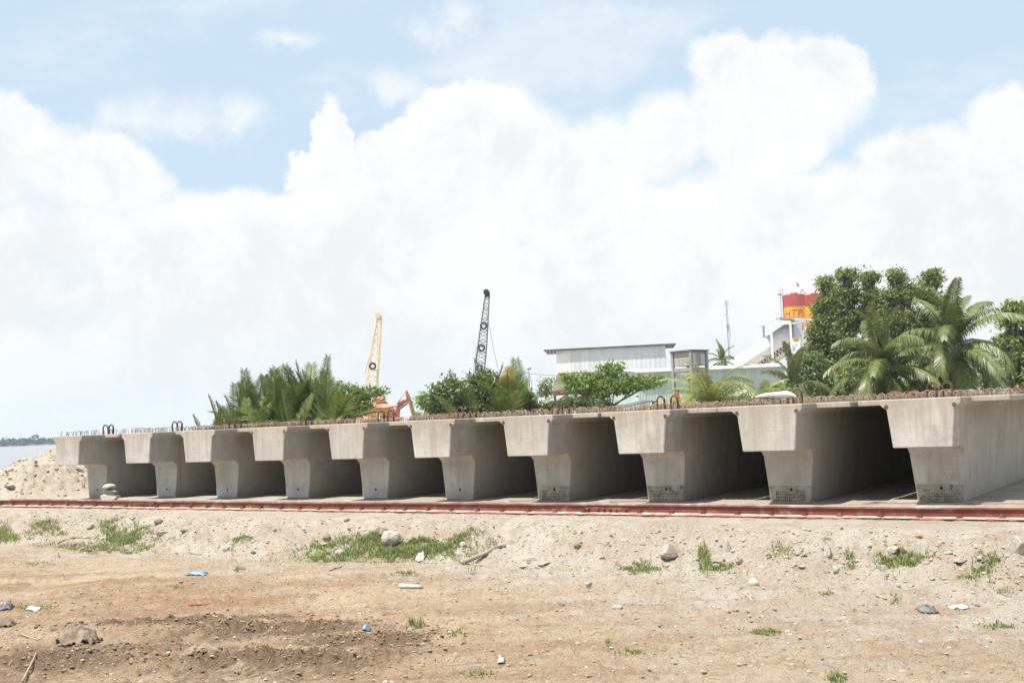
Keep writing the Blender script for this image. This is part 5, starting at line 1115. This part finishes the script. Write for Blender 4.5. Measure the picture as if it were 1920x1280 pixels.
def nipa(px, d, top_px, n, label, seed, spreadpx=40, dry=0):
    rg_ = random.Random(seed); b0 = base_at(px, d, None); s = d / F_PX; o = thing('nipa_palm', label, 'palm', b0, YAW, 'clumps of nipa palm along the river bank'); H = zpx(px, top_px, d) - b0[2]
    for k in range(int(n * 2.1)):
        hgt = H * (1.0 if k == 0 else rg_.uniform(.45, .98)) * 1.06; m = rg_.choice(NIPA) if k else NIPA[0]
        if dry and k == 1: m = NIPAD
        put('frond', m, None, o, (rg_.uniform(-1, 1) * spreadpx * s * .5, rg_.uniform(-.6, .6), 0), (rg_.uniform(-.12, .12), rg_.uniform(-.10, .10), rg_.uniform(0, 6.28)), (hgt * rg_.uniform(.85, 1.1), hgt * 1.1, hgt))
    return o
NP = [(392, 52, 776, 9, 'lowest nipa clump at the river end of the palm thicket'), (425, 54, 745, 9, 'short nipa clump second from the river end of the thicket'), (455, 53, 722, 10, 'nipa clump with blue-green blades third from the river end'), (478, 56, 703, 10, 'tall thin nipa clump fourth from the river end'),
      (502, 54, 700, 10, 'nipa clump with yellowing tips in the thicket'), (528, 55, 692, 10, 'upright nipa clump in the middle of the thicket'), (552, 54, 690, 11, 'dense nipa clump just right of the thicket middle'), (580, 55, 688, 11, 'broad nipa clump with pale fronds in the thicket'),
      (606, 54, 682, 10, 'tallest nipa clump, ending in one dark spear'), (628, 53, 728, 9, 'nipa clump with big bent leaves at the thicket end'), (540, 51, 738, 9, 'low nipa clump before the middle of the thicket'), (470, 51, 752, 8, 'low nipa clump before the thin tall one'), (600, 51, 745, 9, 'low nipa clump before the tallest one')]
for i, (px, d, tp, n, lb_) in enumerate(NP): nipa(px, d, tp, n, lb_, 40 + i)
nipa(875, 57, 722, 6, 'low nipa clump between the bushes', 66, 24); nipa(948, 57, 712, 7, 'short nipa clump between the two taller ones', 67, 20); nipa(930, 58, 680, 8, 'nipa clump with an orange dying frond in the bushes', 60, 34, 1); nipa(962, 58, 682, 7, 'nipa clump right of the dying orange frond', 61, 26); nipa(842, 60, 706, 6, 'small nipa clump at the left of the bushes', 62, 20); nipa(903, 60, 690, 5, 'thin nipa clump at the foot of the black boom', 64, 20); nipa(777, 74, 745, 4, 'thin dark palm spears right of the excavator', 65, 12)

G_B = 'bushes behind the girders'
leafy('bush', 'round glossy bush left in the thicket below the black boom', 'bush', 836, 57, [(838, 735, 30, 28), (815, 758, 24, 22), (858, 762, 28, 22)], L_BUSH, 3600, .13, 3, G_B, .06, .22, 22, 3)
leafy('bush', 'tall dense bush at the foot of the black boom', 'bush', 905, 58, [(905, 728, 30, 30), (935, 745, 34, 32), (885, 762, 36, 24), (925, 775, 40, 20)], L_BUSH, 5200, .13, 4, G_B, .06, .22, 22, 3)
leafy('bush', 'dense bush beside the lamp post', 'bush', 972, 58, [(968, 752, 24, 22), (985, 765, 16, 14), (955, 770, 26, 16)], L_BUSH, 2400, .12, 5, G_B, .05, .2, 22, 2)
leafy('bush', 'light green bush right of the sand mound', 'bush', 795, 72, [(795, 752, 22, 12), (812, 762, 18, 14)], L_LIGHT, 1400, .14, 6, G_B, .05, .2, 20, 2)
leafy('bush', 'low light green bush behind the lamp post', 'bush', 975, 80, [(972, 738, 16, 14), (985, 748, 14, 10)], L_LIGHT, 900, .15, 16, G_B, .05, .2, 20, 2)
leafy('tree', 'sparse light-leaved tree between nipa thicket and shrine', 'tree', 655, 62, [(655, 742, 26, 18), (688, 738, 24, 12), (640, 768, 26, 18), (668, 765, 24, 14), (712, 735, 12, 6), (630, 722, 12, 8)], L_LIGHT, 3600, .11, 7, None, .07, .2, 18, 3)
leafy('tree', 'wide spreading tree with bare forked stems before the pale bin', 'tree', 1140, 52, [(1140, 700, 24, 16), (1095, 715, 32, 14), (1150, 722, 40, 16), (1190, 716, 26, 10), (1215, 718, 22, 9), (1070, 728, 20, 9), (1115, 738, 28, 10), (1060, 708, 12, 5), (1232, 712, 10, 5)], L_LIGHT, 5200, .115, 8, None, .07, .17, 18, 4)
leafy('tree', 'pale dusty little tree left of the bin legs', 'tree', 1021, 64, [(1021, 725, 11, 13), (1015, 735, 10, 9)], L_PALE, 900, .10, 9, None, .04, .15, 18, 2)
leafy('creeper_mound', 'mound of creeper leaves below the pale bin', 'creeper', 1070, 58, [(1070, 757, 36, 11), (1035, 765, 26, 8), (1110, 764, 34, 10)], L_CREEP, 6000, .09, 10, None, .04, .14, 22, 3, 'foliage', .3)
G_T = 'tall mangrove trees beside the silos'
TT_ = [(1545, 66, [(1552, 532, 13, 16), (1552, 572, 24, 30), (1540, 622, 24, 32), (1552, 665, 34, 40)], 'tall tree nearest the silo with its branches overlapping it'),
       (1592, 68, [(1594, 516, 19, 16), (1588, 555, 26, 26), (1595, 605, 30, 36), (1585, 665, 34, 44)], 'tall tree with twin tops second from the silo'),
       (1640, 69, [(1638, 522, 15, 15), (1642, 560, 22, 26), (1640, 605, 26, 34), (1640, 665, 32, 42)], 'pale thin-topped tall tree in the middle of the row'),
       (1694, 67, [(1692, 514, 20, 15), (1697, 548, 28, 24), (1690, 595, 32, 36), (1700, 660, 34, 44)], 'tall tree with a rounded dense head right of the thin-topped one'),
       (1752, 68, [(1752, 522, 20, 16), (1745, 560, 26, 28), (1742, 615, 30, 38), (1745, 675, 32, 42)], 'last tall tree of the row behind the taller coconut palm')]
for i, (px, d, lobes, lb_) in enumerate(TT_): leafy('mangrove_tree', lb_, 'tree', px, d, lobes, L_MANG, 19000, .105, 20 + i, G_T, .10, .20, 22, 2, split=17)
leafy('mangrove_tree', 'dense dark tree beyond the taller coconut palm on the open side', 'tree', 1915, 58, [(1905, 590, 24, 30), (1940, 610, 50, 50), (1900, 650, 36, 45), (1925, 700, 50, 40)], L_MANG, 11000, .15, 31, G_T, .14, .2, 22, 2, split=9)
leafy('bush', 'low bush left at the foot of the tall trees', 'bush', 1515, 60, [(1515, 700, 30, 34), (1535, 735, 36, 26), (1490, 740, 24, 18)], L_BUSH, 4600, .13, 33, G_B, .06, .24, 22, 3)
leafy('bush', 'low bush between the palms at the foot of the tall trees', 'bush', 1600, 62, [(1600, 715, 36, 26), (1640, 735, 34, 16), (1575, 740, 30, 14)], L_MANG, 4200, .14, 34, G_B, .06, .24, 22, 3)
leafy('bush', 'thin bush between the taller palm and the dark tree', 'bush', 1840, 72, [(1830, 705, 34, 20), (1862, 715, 30, 20), (1800, 722, 30, 14)], L_MANG, 1700, .15, 35, G_B, .06, .24, 20, 3)
leafy('bush', 'low dark bush behind the broad drooping palm', 'bush', 1720, 64, [(1715, 725, 40, 16), (1760, 722, 30, 18)], L_MANG, 2400, .15, 36, G_B, .06, .24, 20, 3)
leafy('bush', 'low scrub beside the smallest young palm', 'bush', 1300, 50, [(1302, 752, 14, 12), (1385, 752, 20, 8), (1450, 738, 20, 12)], L_LIGHT, 1500, .11, 37, G_B, .04, .2, 20, 2)

# wooded far bank of the river, one mass of green
g_ = np.random.default_rng(5); pts = []
for k in range(1700):
    a = g_.uniform(-850, 420); dd_ = 910 + abs(g_.normal(0, 14)) ; q = CR[:2] * a + CF[:2] * dd_
    big = 5.0 + 3.0 * float(perlin(np.array(a * .012), np.array(.5), 8)) + 1.6 * float(perlin(np.array(a * .06), np.array(.5), 9)) + (g_.random() < .05) * g_.uniform(1, 3.5); c = np.array([q[0], q[1], -3.4])
    v_ = g_.normal(0, 1, (46, 3)); v_ /= np.linalg.norm(v_, axis=1)[:, None]; v_[:, 2] = np.abs(v_[:, 2]); r_ = g_.uniform(2.2, 4.2)
    pts.append(c + np.array([0, 0, max(1.0, big - 2)]) * g_.uniform(0, 1) + v_ * np.array([r_, r_, min(r_, big) * .9]) * g_.uniform(.6, 1, (46, 1)))
fw = leaves('far_woods', np.concatenate(pts), 1.5, L_FAR, None, 6, 1.2, .3)
stuff(tag(fw, 'bluish line of woods along the far river bank', 'woods'))

# ------------------------------------------------------------------ humid air
mh = bpy.data.materials.new('humid_air'); mh.use_nodes = True; t = mh.node_tree; t.nodes.clear()
o_ = t.nodes.new('ShaderNodeOutputMaterial'); pv = t.nodes.new('ShaderNodeVolumePrincipled'); pv.inputs['Color'].default_value = (.72, .86, 1.0, 1); pv.inputs['Density'].default_value = 0.00026; pv.inputs['Anisotropy'].default_value = 0.2
t.links.new(pv.outputs[0], o_.inputs['Volume'])
b = MB(); b.box((0, 0, 13.0), (3100, 3100, 46.0)); hz_ = b.build('haze', mh); stuff(tag(hz_, 'thin pale humid air over the river and the yard', 'haze'))
